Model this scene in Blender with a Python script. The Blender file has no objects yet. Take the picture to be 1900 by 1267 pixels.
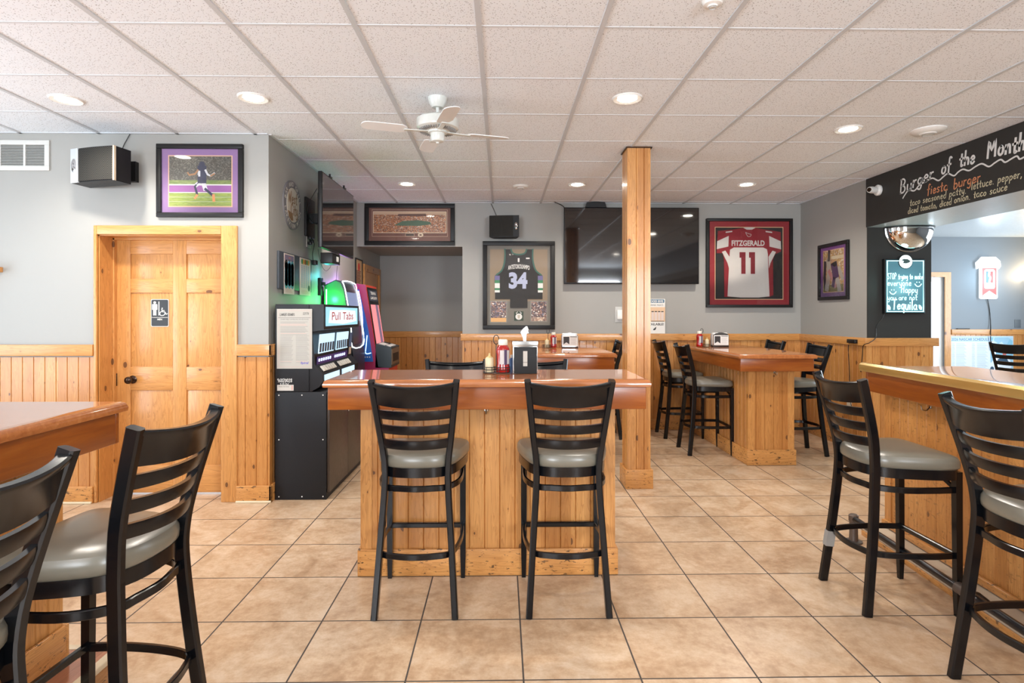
import bpy, bmesh, math, random
from mathutils import Vector, Matrix
random.seed(7)
SC = bpy.context.scene
COL = SC.collection
PI = math.pi
CAMZ, F, YAW = 1.42, 1075.0, math.radians(1.01)

# ---------------------------------------------------------------- camera, world, lights, exposure
cam_d = bpy.data.cameras.new('camera'); cam = bpy.data.objects.new('camera', cam_d); COL.objects.link(cam)
cam.location = (0, 0, CAMZ); cam.rotation_euler = (PI/2, 0, -YAW)
cam_d.sensor_width = 36; cam_d.lens = F/1900*36; cam_d.shift_y = -51/1900; cam_d.clip_start = 0.05
SC.camera = cam
SC.view_settings.view_transform = 'Standard'; SC.view_settings.look = 'None'
SC.view_settings.gamma = 1; SC.view_settings.use_curve_mapping = False
SC.view_settings.exposure = 1.08
SC.cycles.use_denoising = True
SC.cycles.max_bounces = 8; SC.cycles.diffuse_bounces = 5; SC.cycles.glossy_bounces = 4
SC.cycles.transparent_max_bounces = 8; SC.cycles.sample_clamp_indirect = 6
w = bpy.data.worlds.new('world'); SC.world = w; w.use_nodes = True
w.node_tree.nodes['Background'].inputs[0].default_value = (0.80, 0.90, 1.0, 1)
w.node_tree.nodes['Background'].inputs[1].default_value = 1.6

def area(name, loc, rot, sx, sy, power, color, spread=PI):
    l = bpy.data.lights.new(name, 'AREA'); l.shape = 'RECTANGLE'; l.size = sx; l.size_y = sy
    l.energy = power; l.color = color; l.spread = spread
    o = bpy.data.objects.new(name, l); o.location = loc; o.rotation_euler = rot; COL.objects.link(o)
    return o
# daylight entering through the windows (rear wall, side wall, bar room)
area('rear_window_daylight', (-2.2, -3.12, 1.65), (PI/2, 0, 0), 2.2, 1.5, 130, (0.86, 0.93, 1.0))
area('rear_window_daylight', (2.75, -3.12, 1.65), (PI/2, 0, 0), 1.5, 1.5, 110, (0.86, 0.93, 1.0))
area('side_window_daylight', (-4.93, 2.2, 1.45), (PI/2, 0, -PI/2), 2.4, 1.9, 38, (0.72, 0.87, 1.0))
area('bar_room_daylight', (8.5, 6.2, 1.6), (PI/2, 0, PI/2), 3.4, 1.6, 75, (0.72, 0.87, 1.0))

# ---------------------------------------------------------------- pixel -> place on a known plane
def ray(px, py):
    rx = (px-950)/F; c, s = math.cos(YAW), math.sin(YAW)
    return Vector((rx*c+s, c-rx*s, (582.5-py)/F))
def atY(px, py, Y): d = ray(px, py); return Vector((0, 0, CAMZ)) + d*(Y/d.y)
def atX(px, py, X): d = ray(px, py); return Vector((0, 0, CAMZ)) + d*(X/d.x)
def atZ(px, py, Z): d = ray(px, py); return Vector((0, 0, CAMZ)) + d*((Z-CAMZ)/d.z)

# ---------------------------------------------------------------- node materials
class NT:
    def __init__(s, name):
        s.m = bpy.data.materials.new(name); s.m.use_nodes = True; s.t = s.m.node_tree
        s.b = s.t.nodes['Principled BSDF']; s.out = s.t.nodes['Material Output']
    def n(s, typ, **kw):
        x = s.t.nodes.new(typ)
        for k, v in kw.items():
            if k == 'ins':
                for i, val in v.items(): s.put(x.inputs[i], val)
            else: setattr(x, k, v)
        return x
    def put(s, sock, val):
        if isinstance(val, bpy.types.NodeSocket): s.t.links.new(val, sock)
        elif isinstance(val, bpy.types.Node): s.t.links.new(val.outputs[0], sock)
        else:
            if isinstance(val, (tuple, list)) and len(val) == 3 and sock.type == 'RGBA': val = (*val, 1)
            sock.default_value = val
    def math(s, op, a, b=0.0, c=None):
        x = s.n('ShaderNodeMath', operation=op); s.put(x.inputs[0], a); s.put(x.inputs[1], b)
        if c is not None: s.put(x.inputs[2], c)
        return x.outputs[0]
    def mix(s, f, a, b, blend='MIX'):
        x = s.n('ShaderNodeMix', data_type='RGBA', blend_type=blend)
        s.put(x.inputs[0], f); s.put(x.inputs[6], a); s.put(x.inputs[7], b); return x.outputs[2]
    def ramp(s, f, pts):
        x = s.n('ShaderNodeValToRGB'); s.put(x.inputs[0], f); e = x.color_ramp.elements
        while len(e) < len(pts): e.new(0.5)
        for el, (p, c) in zip(e, pts): el.position = p; el.color = (*c, 1) if len(c) == 3 else c
        return x.outputs[0]
    def coord(s, scale=(1, 1, 1), kind='Object', loc=(0, 0, 0)):
        tc = s.n('ShaderNodeTexCoord'); mp = s.n('ShaderNodeMapping')
        s.t.links.new(tc.outputs[kind], mp.inputs[0]); mp.inputs['Scale'].default_value = scale; mp.inputs['Location'].default_value = loc
        return mp.outputs[0]
    def sep(s, v): x = s.n('ShaderNodeSeparateXYZ'); s.put(x.inputs[0], v); return x.outputs
    def comb(s, x_, y_, z_):
        x = s.n('ShaderNodeCombineXYZ'); s.put(x.inputs[0], x_); s.put(x.inputs[1], y_); s.put(x.inputs[2], z_); return x.outputs[0]
    def noise(s, v, scale, detail=3, rough=.5, dist=0, dim='3D'):
        x = s.n('ShaderNodeTexNoise', noise_dimensions=dim); s.put(x.inputs['Vector'], v); x.inputs['Scale'].default_value = scale
        x.inputs['Detail'].default_value = detail; x.inputs['Roughness'].default_value = rough; x.inputs['Distortion'].default_value = dist
        return x.outputs[0]
    def bump(s, h, strength=.2, dist=.002):
        x = s.n('ShaderNodeBump'); s.put(x.inputs['Height'], h); x.inputs['Strength'].default_value = strength; x.inputs['Distance'].default_value = dist
        s.t.links.new(x.outputs[0], s.b.inputs['Normal'])
    def set(s, **kw):
        for k, v in kw.items():
            s.put(s.b.inputs[{'color': 'Base Color', 'rough': 'Roughness', 'metal': 'Metallic', 'spec': 'Specular IOR Level', 'coat': 'Coat Weight',
                'coatr': 'Coat Roughness', 'em': 'Emission Color', 'ems': 'Emission Strength', 'trans': 'Transmission Weight', 'alpha': 'Alpha', 'sheen': 'Sheen Weight'}[k]], v)
        return s.m
MATS = {}
def plain(name, color, rough, **kw):
    m = NT(name); n = m.noise(m.coord(), 6, 2); MATS[name] = m.set(color=m.mix(m.math('MULTIPLY', n, .1), color, tuple(x*.8 for x in color)), rough=rough, **kw); return MATS[name]
def flat(name, color, rough=.5, **kw):
    if name in MATS: return MATS[name]
    m = NT(name)
    # a trace of surface unevenness so that nothing is perfectly uniform
    v = m.coord(); n = m.noise(v, 35, 2)
    c = m.mix(m.math('MULTIPLY', n, .16), color, tuple(x*.72 for x in color[:3]))
    r = m.math('ADD', m.math('MULTIPLY', n, .12), rough-.06)
    MATS[name] = m.set(color=c, rough=r, **kw); return MATS[name]
def glow(name, color, strength, base=(.8, .8, .8)):
    if name in MATS: return MATS[name]
    m = NT(name); MATS[name] = m.set(color=base, em=color, ems=strength, rough=.4); return MATS[name]

def pine(name, grain='z', board=0.083, tint=1.0, worn=0.0, light=(.72, .370, .118), dark=(.44, .160, .032), vary=1.0, coat=.25):
    """knotty pine; grain axis x / y / z; boards counted along (x+y) when upright"""
    m = NT(name); xyz = m.sep(m.coord())
    x, y, z = xyz[0], xyz[1], xyz[2]
    u = m.math('ADD', x, y) if grain == 'z' else z
    g = {'x': x, 'y': y, 'z': z}[grain]
    if grain != 'z':
        o = y if grain == 'x' else x; u = m.math('ADD', z, o)
    idx = m.math('FLOOR', m.math('DIVIDE', u, board))
    wn = m.n('ShaderNodeTexWhiteNoise', noise_dimensions='1D'); m.put(wn.inputs[1], idx); rnd = wn.outputs[0]
    off = m.math('MULTIPLY', rnd, 9.0)
    gv = m.comb(m.math('MULTIPLY', u, 14.0), off, m.math('ADD', m.math('MULTIPLY', g, 1.1), off))
    n1 = m.noise(gv, 1.6, 3, .55, 1.2)
    rings = m.math('FRACT', m.math('MULTIPLY', n1, 7.0))
    rings = m.math('POWER', rings, 2.2)
    fine = m.noise(m.comb(m.math('MULTIPLY', u, 160.0), off, m.math('MULTIPLY', g, 3.0)), 1.5, 2)
    tone = m.math('ADD', m.math('MULTIPLY', rnd, .55*vary), m.math('MULTIPLY', n1, .45))
    base = m.mix(tone, light, dark)
    base = m.mix(m.math('MULTIPLY', rings, .55), base, tuple(a*.74 for a in dark))
    base = m.mix(m.math('MULTIPLY', fine, .25), base, tuple(a*.8 for a in dark))
    # knots
    vo = m.n('ShaderNodeTexVoronoi', feature='F1', voronoi_dimensions='2D'); m.put(vo.inputs['Vector'], m.comb(m.math('ADD', m.math('MULTIPLY', u, 1.0), off), m.math('ADD', m.math('MULTIPLY', g, .6), off), 0.0)); vo.inputs['Scale'].default_value = 5.4
    kd = vo.outputs['Distance']
    kd = m.math('ADD', kd, m.math('MULTIPLY', m.noise(gv, 6, 2), .05))
    kc = m.sep(vo.outputs['Color'])
    lim = m.math('MULTIPLY', m.math('GREATER_THAN', kc[0], .45), m.math('MULTIPLY', m.math('ADD', kc[1], .30), .085))
    k = m.math('LESS_THAN', kd, lim)
    halo = m.math('LESS_THAN', kd, m.math('MULTIPLY', lim, 1.7))
    base = m.mix(m.math('MULTIPLY', halo, .35), base, (.42, .16, .035))
    base = m.mix(m.math('MULTIPLY', k, .8), base, (.075, .025, .010))
    if worn:
        wv = m.noise(m.coord((22, 22, 60)), 1.0, 5, .7)
        wm = m.math('MULTIPLY', m.math('GREATER_THAN', wv, .60), worn)
        base = m.mix(wm, base, (.05, .025, .012))
    if tint != 1.0: base = m.mix(1.0, base, (tint, tint, tint), 'MULTIPLY')
    m.bump(m.math('ADD', fine, rings), .12, .0006)
    MATS[name] = m.set(color=base, rough=.38, coat=coat, coatr=.12); return MATS[name]

def mahogany(name, grain='x', top=False):
    m = NT(name); xyz = m.sep(m.coord()); x, y, z = xyz[0], xyz[1], xyz[2]
    g, o = (x, y) if grain == 'x' else (y, x)
    v = m.comb(m.math('MULTIPLY', g, 1.3), m.math('MULTIPLY', o, 14), m.math('MULTIPLY', z, 14))
    n = m.noise(v, 2.2, 4, .6, .8); f = m.noise(m.comb(m.math('MULTIPLY', g, 6), m.math('MULTIPLY', o, 170), m.math('MULTIPLY', z, 170)), 1.2, 2)
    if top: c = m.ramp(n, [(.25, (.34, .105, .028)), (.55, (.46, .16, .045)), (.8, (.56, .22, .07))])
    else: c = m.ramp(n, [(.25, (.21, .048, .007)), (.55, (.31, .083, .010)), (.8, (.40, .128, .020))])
    c = m.mix(m.math('MULTIPLY', f, .35), c, (.16, .032, .010))
    m.bump(f, .05, .0004)
    MATS[name] = m.set(color=c, rough=.30 if not top else .22, coat=.75 if top else .12, coatr=.035 if top else .12); return MATS[name]

def wall_paint(name, c, rough=.55, var=.06):
    m = NT(name); n = m.noise(m.coord(), 2.2, 3); f = m.noise(m.coord(), 260, 2)
    col = m.mix(m.math('MULTIPLY', n, var*2), c, tuple(x*.86 for x in c)); m.bump(f, .10, .0008)
    MATS[name] = m.set(color=col, rough=rough); return MATS[name]

def tile_floor():
    m = NT('floor_tile'); xyz = m.sep(m.coord())
    X0, DX, Y0, DY, G = .0845, .4577, 2.695, .4485, .0035
    fx = m.math('DIVIDE', m.math('SUBTRACT', xyz[0], X0), DX); fy = m.math('DIVIDE', m.math('SUBTRACT', xyz[1], Y0), DY)
    def edge(f, D):
        a = m.math('ABSOLUTE', m.math('SUBTRACT', m.math('FRACT', f), .5)); return m.math('GREATER_THAN', a, .5-G/D)
    gr = m.math('MAXIMUM', edge(fx, DX), edge(fy, DY))
    wn = m.n('ShaderNodeTexWhiteNoise', noise_dimensions='2D'); m.put(wn.inputs[0], m.comb(m.math('FLOOR', fx), m.math('FLOOR', fy), 0.0))
    rc = m.sep(wn.outputs['Color'])
    v = m.n('ShaderNodeVectorMath', operation='ADD'); m.put(v.inputs[0], m.coord()); m.put(v.inputs[1], m.comb(m.math('MULTIPLY', rc[0], 7), m.math('MULTIPLY', rc[1], 7), 0.0))
    n1 = m.noise(v.outputs[0], 3.2, 5, .62, .9); n2 = m.noise(v.outputs[0], 22, 5, .7); n3 = m.noise(v.outputs[0], 90, 3, .6)
    t = m.math('ADD', m.math('MULTIPLY', n1, .6), m.math('MULTIPLY', n2, .42))
    c = m.ramp(t, [(.36, (.36, .23, .135)), (.45, (.47, .32, .20)), (.53, (.58, .425, .285)), (.63, (.68, .54, .40))])
    c = m.mix(m.math('MULTIPLY', n3, .35), c, (.34, .21, .12))
    c = m.mix(m.math('MULTIPLY', rc[2], .14), c, (.40, .25, .15))
    c = m.mix(gr, c, (.055, .045, .04))
    r = m.math('ADD', m.math('MULTIPLY', n2, .2), .22); r = m.math('ADD', r, m.math('MULTIPLY', gr, .4))
    h = m.math('SUBTRACT', m.math('MULTIPLY', n2, .25), gr); m.bump(h, .35, .0015)
    MATS['floor_tile'] = m.set(color=c, rough=r, spec=.45); return MATS['floor_tile']

def ceiling_tile():
    m = NT('ceiling_tile'); v = m.coord()
    vo = m.n('ShaderNodeTexVoronoi'); m.put(vo.inputs['Vector'], v); vo.inputs['Scale'].default_value = 95
    n = m.noise(v, 60, 3, .6); sp = m.math('LESS_THAN', vo.outputs['Distance'], m.math('SUBTRACT', m.math('MULTIPLY', n, .62), .07))
    big = m.noise(v, 1.3, 2)
    c = m.mix(m.math('MULTIPLY', sp, .75), (.835, .885, .935), (.30, .31, .32)); c = m.mix(m.math('MULTIPLY', big, .10), c, (.78, .825, .87))
    m.bump(m.math('MULTIPLY', sp, -1), .3, .001)
    MATS['ceiling_tile'] = m.set(color=c, rough=.9, spec=.15); return MATS['ceiling_tile']

PINE_V = pine('pine_boards', 'z'); PINE_VW = pine('pine_boards_worn', 'z', worn=.35)
PINE_X = pine('pine_rail_x', 'x', board=.4, vary=.3); PINE_Y = pine('pine_rail_y', 'y', board=.4, vary=.3)
PINE_XW = pine('pine_base_x', 'x', board=.4, vary=.3, worn=.85); PINE_YW = pine('pine_base_y', 'y', board=.4, vary=.3, worn=.85)
PINE_P = pine('pine_stile', 'z', board=.5, vary=.2); PINE_PX = pine('pine_door_rail', 'x', board=.5, vary=.2)
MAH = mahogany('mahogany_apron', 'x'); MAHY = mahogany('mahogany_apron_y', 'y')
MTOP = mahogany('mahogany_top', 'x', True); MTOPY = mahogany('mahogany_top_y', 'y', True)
WALL = wall_paint('wall_grey', (.335, .33, .31)); WALL2 = wall_paint('bar_room_wall', (.20, .225, .25)); 
CHALK = wall_paint('chalkboard_paint', (.022, .021, .019), .6, .3)
FLOOR = tile_floor(); CEIL = ceiling_tile()
GRID = plain('ceiling_grid_white', (.58, .61, .64), .5); GRIDX = plain('cross_tee_white', (.68, .72, .76), .7, spec=.1); WHITE = flat('white_plastic', (.78, .77, .74), .35)
BLACK = flat('black_plastic', (.009, .009, .010), .35, spec=.3); BLACKM = flat('black_frame', (.011, .0105, .011), .42, spec=.28)
STOOL = plain('stool_black_metal', (.0030, .0036, .0050), .20, coat=.0, coatr=.10, spec=.40)
VINYL = plain('grey_vinyl', (.155, .145, .115), .30, coat=.15, coatr=.25)
CHROME = flat('chrome', (.55, .55, .56), .14, metal=1.0); BRONZE = flat('dark_bronze', (.05, .028, .018), .25, metal=.8)
CORD = flat('black_cord', (.01, .01, .01), .4); PAPER = flat('white_paper', (.80, .79, .76), .6)
RED = flat('ketchup_red', (.33, .008, .006), .18, coat=.6); CREAM = flat('mustard_cream', (.62, .52, .33), .35)

# ---------------------------------------------------------------- mesh builder
class MB:
    def __init__(s): s.v = []; s.f = []; s.mi = []; s.mats = []; s.sm = []
    def mat(s, m):
        if m not in s.mats: s.mats.append(m)
        return s.mats.index(m)
    def add(s, vs, fs, m, smooth=False):
        k = len(s.v); s.v += [tuple(v) for v in vs]; i = s.mat(m)
        for f in fs: s.f.append(tuple(k+a for a in f)); s.mi.append(i); s.sm.append(smooth)
        return s
    def box(s, a, b, m, bev=0.0, M=None):
        x0, y0, z0 = (min(p, q) for p, q in zip(a, b)); x1, y1, z1 = (max(p, q) for p, q in zip(a, b))
        if bev <= 0:
            vs = [(x, y, z) for z in (z0, z1) for y in (y0, y1) for x in (x0, x1)]
            fs = [(0, 2, 3, 1), (4, 5, 7, 6), (0, 1, 5, 4), (2, 6, 7, 3), (0, 4, 6, 2), (1, 3, 7, 5)]
            sm = False
        else:
            bm = bmesh.new(); bmesh.ops.create_cube(bm, size=1)
            for v in bm.verts: v.co = ((x0+x1)/2+v.co.x*(x1-x0), (y0+y1)/2+v.co.y*(y1-y0), (z0+z1)/2+v.co.z*(z1-z0))
            bmesh.ops.bevel(bm, geom=bm.edges[:], offset=min(bev, .49*min(x1-x0, y1-y0, z1-z0)), segments=3, profile=.5, affect='EDGES')
            bm.verts.ensure_lookup_table(); bm.verts.index_update()
            vs = [v.co.copy() for v in bm.verts]; fs = [[v.index for v in f.verts] for f in bm.faces]; bm.free(); sm = True
        if M is not None: vs = [M @ Vector(v) for v in vs]
        return s.add(vs, fs, m, False if bev <= 0 else True)
    def prism(s, pts, y0, y1, m, side=None):
        """outline in x,z; from depth y0 (front) to y1 (back)"""
        n = len(pts); A = sum(pts[i][0]*pts[(i+1) % n][1]-pts[(i+1) % n][0]*pts[i][1] for i in range(n))
        if A < 0: pts = pts[::-1]
        vs = [(x, y0, z) for x, z in pts]+[(x, y1, z) for x, z in pts]
        s.add(vs, [tuple(range(n))], m)
        s.add(vs, [tuple(range(2*n-1, n-1, -1))]+[(i, n+i, n+(i+1) % n, (i+1) % n) for i in range(n)], side or m)
        return s
    def prismz(s, pts, z0, z1, m):
        n = len(pts); A = sum(pts[i][0]*pts[(i+1) % n][1]-pts[(i+1) % n][0]*pts[i][1] for i in range(n))
        if A < 0: pts = pts[::-1]
        vs = [(x, y, z0) for x, y in pts]+[(x, y, z1) for x, y in pts]
        s.add(vs, [tuple(range(n-1, -1, -1)), tuple(range(n, 2*n))]+[(i, (i+1) % n, n+(i+1) % n, n+i) for i in range(n)], m)
        return s
    def lathe(s, prof, c, m, seg=28, axis='z', smooth=True):
        vs = []; fs = []; n = len(prof)
        for k in range(seg):
            a = 2*PI*k/seg; ca, sa = math.cos(a), math.sin(a)
            for r, h in prof:
                p = {'z': (r*ca, r*sa, h), 'y': (r*ca, h, r*sa), 'x': (h, r*ca, r*sa)}[axis]
                vs.append((c[0]+p[0], c[1]+p[1], c[2]+p[2]))
        for k in range(seg):
            k2 = (k+1) % seg
            for i in range(n-1):
                f = (k*n+i, k2*n+i, k2*n+i+1, k*n+i+1); fs.append(f if axis != 'y' else f[::-1])
        return s.add(vs, fs, m, smooth)
    def sweep(s, path, sec, m, up=(0, 0, 1), closed=False, smooth=True, scales=None):
        """sweep a closed 2D section (side, up) along path"""
        P = [Vector(p) for p in path]; n = len(P); k = len(sec); vs = []; upv = Vector(up)
        for i, p in enumerate(P):
            if closed: t = (P[(i+1) % n]-P[i-1])
            else: t = (P[min(i+1, n-1)]-P[max(i-1, 0)])
            t.normalize(); sd = t.cross(upv)
            if sd.length < 1e-4: sd = t.cross(Vector((0, 1, 0)))
            sd.normalize(); u2 = sd.cross(t).normalized(); sc = scales[i] if scales else 1
            for a, b in sec: vs.append(p+sd*a*sc+u2*b*sc)
        fs = []
        for i in range(n if closed else n-1):
            j = (i+1) % n
            for q in range(k): r = (q+1) % k; fs.append((i*k+q, i*k+r, j*k+r, j*k+q))
        s.add(vs, fs, m, smooth)
        if not closed: s.add(vs, [tuple(range(k-1, -1, -1)), tuple((n-1)*k+q for q in range(k))], m)
        return s
    def tube(s, path, r, m, seg=8, closed=False, scales=None):
        return s.sweep(path, [(r*math.cos(2*PI*i/seg), r*math.sin(2*PI*i/seg)) for i in range(seg)], m, closed=closed, scales=scales)
    def bar(s, path, w_, h_, m, up=(0, 0, 1), closed=False, smooth=False):
        b = min(w_, h_)*.18; a, c = w_/2, h_/2
        sec = [(-a+b, -c), (a-b, -c), (a, -c+b), (a, c-b), (a-b, c), (-a+b, c), (-a, c-b), (-a, -c+b)]
        return s.sweep(path, sec, m, up, closed, smooth)
    def build(s, name, parent=None, loc=None, rotz=0, M=None):
        me = bpy.data.meshes.new(name); vs = s.v if M is None else [tuple(M @ Vector(v)) for v in s.v]
        me.from_pydata(vs, [], s.f)
        for m in s.mats: me.materials.append(m)
        me.polygons.foreach_set('material_index', s.mi); me.polygons.foreach_set('use_smooth', s.sm); me.update()
        bm = bmesh.new(); bm.from_mesh(me); bmesh.ops.recalc_face_normals(bm, faces=bm.faces[:]); bm.to_mesh(me); bm.free()
        if any(s.sm):
            try: me.set_sharp_from_angle(angle=math.radians(38))
            except Exception: pass
        o = bpy.data.objects.new(name, me); COL.objects.link(o)
        if parent is not None: o.parent = parent
        if loc is not None: o.location = loc
        if rotz: o.rotation_euler.z = rotz
        return o
def tag(o, label, cat, group=None, kind=None):
    o['label'] = label; o['category'] = cat
    if group: o['group'] = group
    if kind: o['kind'] = kind
    return o
def thing(name, label, cat, loc=(0, 0, 0), rotz=0, group=None):
    o = bpy.data.objects.new(name, None); COL.objects.link(o); o.location = loc; o.rotation_euler = (0, 0, rotz)
    o.empty_display_size = .1
    return tag(o, label, cat, group)
def struct(name, mb):
    o = mb.build(name); o['kind'] = 'structure'; return o
def dup(root, loc, rotz, label):
    r = root.copy(); COL.objects.link(r); r.location = loc; r.rotation_euler = (0, 0, rotz); r['label'] = label
    for ch in list(root.children):
        c = ch.copy(); COL.objects.link(c); c.parent = r
        for g in ch.children:
            d = g.copy(); COL.objects.link(d); d.parent = c
    return r
def smoothline(pts, n=6, closed=False):
    P = [Vector(p) for p in pts]; out = []; N = len(P)
    for i in range(N if closed else N-1):
        if closed: a, b, c, d = P[i-1], P[i], P[(i+1) % N], P[(i+2) % N]
        else: a, b, c, d = P[max(i-1, 0)], P[i], P[i+1], P[min(i+2, N-1)]
        for k in range(n):
            t = k/n; out.append(.5*((2*b)+(c-a)*t+(2*a-5*b+4*c-d)*t*t+(-a+3*b-3*c+d)*t**3))
    if not closed: out.append(P[-1])
    return out
def rrect(x0, z0, x1, z1, r, n=5):
    pts = []
    for cx, cz, a0 in ((x1-r, z1-r, 0), (x0+r, z1-r, 90), (x0+r, z0+r, 180), (x1-r, z0+r, 270)):
        for k in range(n+1): a = math.radians(a0+90*k/n); pts.append((cx+r*math.cos(a), cz+r*math.sin(a)))
    return pts
def disc(cx, cz, r, n=24, rz=None): return [(cx+r*math.cos(2*PI*k/n), cz+(rz or r)*math.sin(2*PI*k/n)) for k in range(n)]

# upright boards with V grooves.  axis: 'x' or 'y' runs along the wall; pos = plane; out = +-1 direction of the face normal
def boards(mb, axis, a0, a1, z0, z1, pos, out, m, W=.083, th=.014, other=None):
    o = other if other is not None else pos       # grooves sit where x+y is a multiple of W
    us = [a0]; g = .0035; prof = [(a0, 0)]
    k = math.ceil((a0+o)/W)
    while k*W-o < a1:
        u = k*W-o
        if u-g > a0 and u+g < a1: prof += [(u-g, 0), (u, -.007), (u+g, 0)]
        k += 1
    prof.append((a1, 0)); vs = []
    for u, d in prof:
        p = pos+out*d
        for z in (z0, z1): vs.append((u, p, z) if axis == 'x' else (p, u, z))
    fs = [(2*i, 2*i+2, 2*i+3, 2*i+1) for i in range(len(prof)-1)]
    # closing sides and top
    b = pos-out*th
    for u in (a0+.0012, a1-.0012):
        k0 = len(vs); q = [(u, pos-out*.0012), (u, b)]
        for (uu, p) in q:
            for z in (z0, z1): vs.append((uu, p, z) if axis == 'x' else (p, uu, z))
        fs.append((k0, k0+2, k0+3, k0+1))
    k0 = len(vs)
    for u in (a0, a1):
        for p in (pos-out*.0012, b): vs.append((u, p, z1-.0012) if axis == 'x' else (p, u, z1-.0012))
    fs.append((k0, k0+1, k0+3, k0+2))
    return mb.add(vs, fs, m)
# ================================================================ THE SETTING
H, YL, YB, XS, XR, YP, YR = 2.785, 4.43, 7.11, -1.77, 3.70, 5.81, 8.45
XL, YK, X2, Y2, H2 = -5.0, -3.2, 8.6, 9.04, 2.64
ZB = 2.298   # underside of the beam
RAIL0, RAIL1 = 1.095, 1.178
mb = MB(); mb.box((XL-.1, YK-.1, -.08), (X2+.1, Y2+.1, 0), FLOOR); struct('floor', mb)
# suspended ceiling: tiles and the T-bar grid
mb = MB(); mb.box((XL-.1, YK-.1, H), (XR, YR+.1, H+.06), CEIL); struct('ceiling', mb)
mb = MB()
x = -.1087-.585*9
while x < XR:
    if x > XL:
        mb.box((x-.0125, YK, H-.006), (x+.0125, YB if x > -1.77 else YL, H), GRID)
    x += .585
y = 2.75-.6057*9; k = 0
while y < YB:
    mb.box((XL if y < YL else XS, y-.008, H-.002), (XR, y+.008, H), GRIDX); y += .6057
mb.box((XL, YL-.022, H-.006), (XS, YL, H), GRID); mb.box((XS, YL, H-.006), (XS+.022, YB, H), GRID); mb.box((XS, YB-.022, H-.006), (XR, YB, H), GRID); mb.box((XR-.022, YP, H-.006), (XR, YB, H), GRID)
struct('trim_1', mb)
mb = MB(); mb.box((XR+.66, YK-.1, H2), (X2+.1, Y2+.1, H2+.06), flat('bar_room_ceiling', (.62, .68, .72), .22)); struct('ceiling_bar_room', mb)
# walls
DX0, DX1, DZ = -3.045, -2.118, 2.018     # men's door opening
mb = MB()
mb.box((XL, YL, 0), (DX0, YL+.12, H), WALL); mb.box((DX0, YL, DZ), (DX1, YL+.12, H), WALL); mb.box((DX1, YL, 0), (XS, YL+.12, H), WALL)
struct('wall_front', mb)
mb = MB(); mb.box((XS-.12, YL+.12, 0), (XS, YR+.12, H), WALL); struct('wall_side', mb)
NX = atY(858, 500, YB).x; NZ = atY(800, 457.5, YB).z
mb = MB(); mb.box((XS, YB, NZ), (NX, YB+.12, H), WALL); mb.box((NX, YB, 0), (XR+.12, YB+.12, H), WALL); struct('wall_back', mb)
mb = MB(); mb.box((XS-.12, YR, 0), (NX+.12, YR+.12, H), WALL); mb.box((NX, YB+.12, 0), (NX+.12, YR, H), WALL); mb.box((XS, YB+.12, NZ+.02), (NX, YR, NZ+.08), WALL); struct('wall_niche', mb)
mb = MB(); mb.box((XR, YP+.0, 0), (XR+.66, YB+.12, H), WALL); struct('wall_right', mb)
mb = MB(); mb.box((XR, YK, ZB), (XR+.66, YP, H), flat('beam_paint', (.40, .45, .48), .35)); struct('wall_beam', mb)
# side wall with its window, rear wall with two windows
def wall_with_holes(name, axis, pos, th, a0, a1, holes, m, h=H):
    mb = MB(); cuts = sorted(holes)
    def bx(u0, u1, z0, z1):
        if axis == 'x': mb.box((u0, pos, z0), (u1, pos+th, z1), m)
        else: mb.box((pos, u0, z0), (pos+th, u1, z1), m)
    cur = a0
    for (u0, u1, z0, z1) in cuts:
        bx(cur, u0, 0, h)
        if z0 > 0: bx(u0, u1, 0, z0)
        bx(u0, u1, z1, h); cur = u1
    bx(cur, a1, 0, h); struct(name, mb)
def window(name, axis, pos, u0, u1, z0, z1, m):
    mb = MB(); t = .07
    def bx(a, b, c, d, e=.05):
        if axis == 'x': mb.box((a, pos-e, c), (b, pos+e, d), m)
        else: mb.box((pos-e, a, c), (pos+e, b, d), m)
    bx(u0, u1, z0, z0+t); bx(u0, u1, z1-t, z1); bx(u0, u0+t, z0, z1); bx(u1-t, u1, z0, z1); bx((u0+u1)/2-.03, (u0+u1)/2+.03, z0, z1)
    struct(name, mb)
wall_with_holes('wall_left', 'y', XL-.12, .12, YK, YL+.1, [(1.0, 3.4, .5, 2.4)], WALL)
wall_with_holes('wall_rear', 'x', YK-.12, .12, XL-.1, X2+.1, [(-3.3, -1.1, .9, 2.4), (2.0, 3.5, .9, 2.4)], WALL)
window('window_1', 'y', XL-.06, 1.0, 3.4, .5, 2.4, PINE_P); window('window_2', 'x', YK-.06, -3.3, -1.1, .9, 2.4, PINE_P); window('window_3', 'x', YK-.06, 2.0, 3.5, .9, 2.4, PINE_P)
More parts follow.
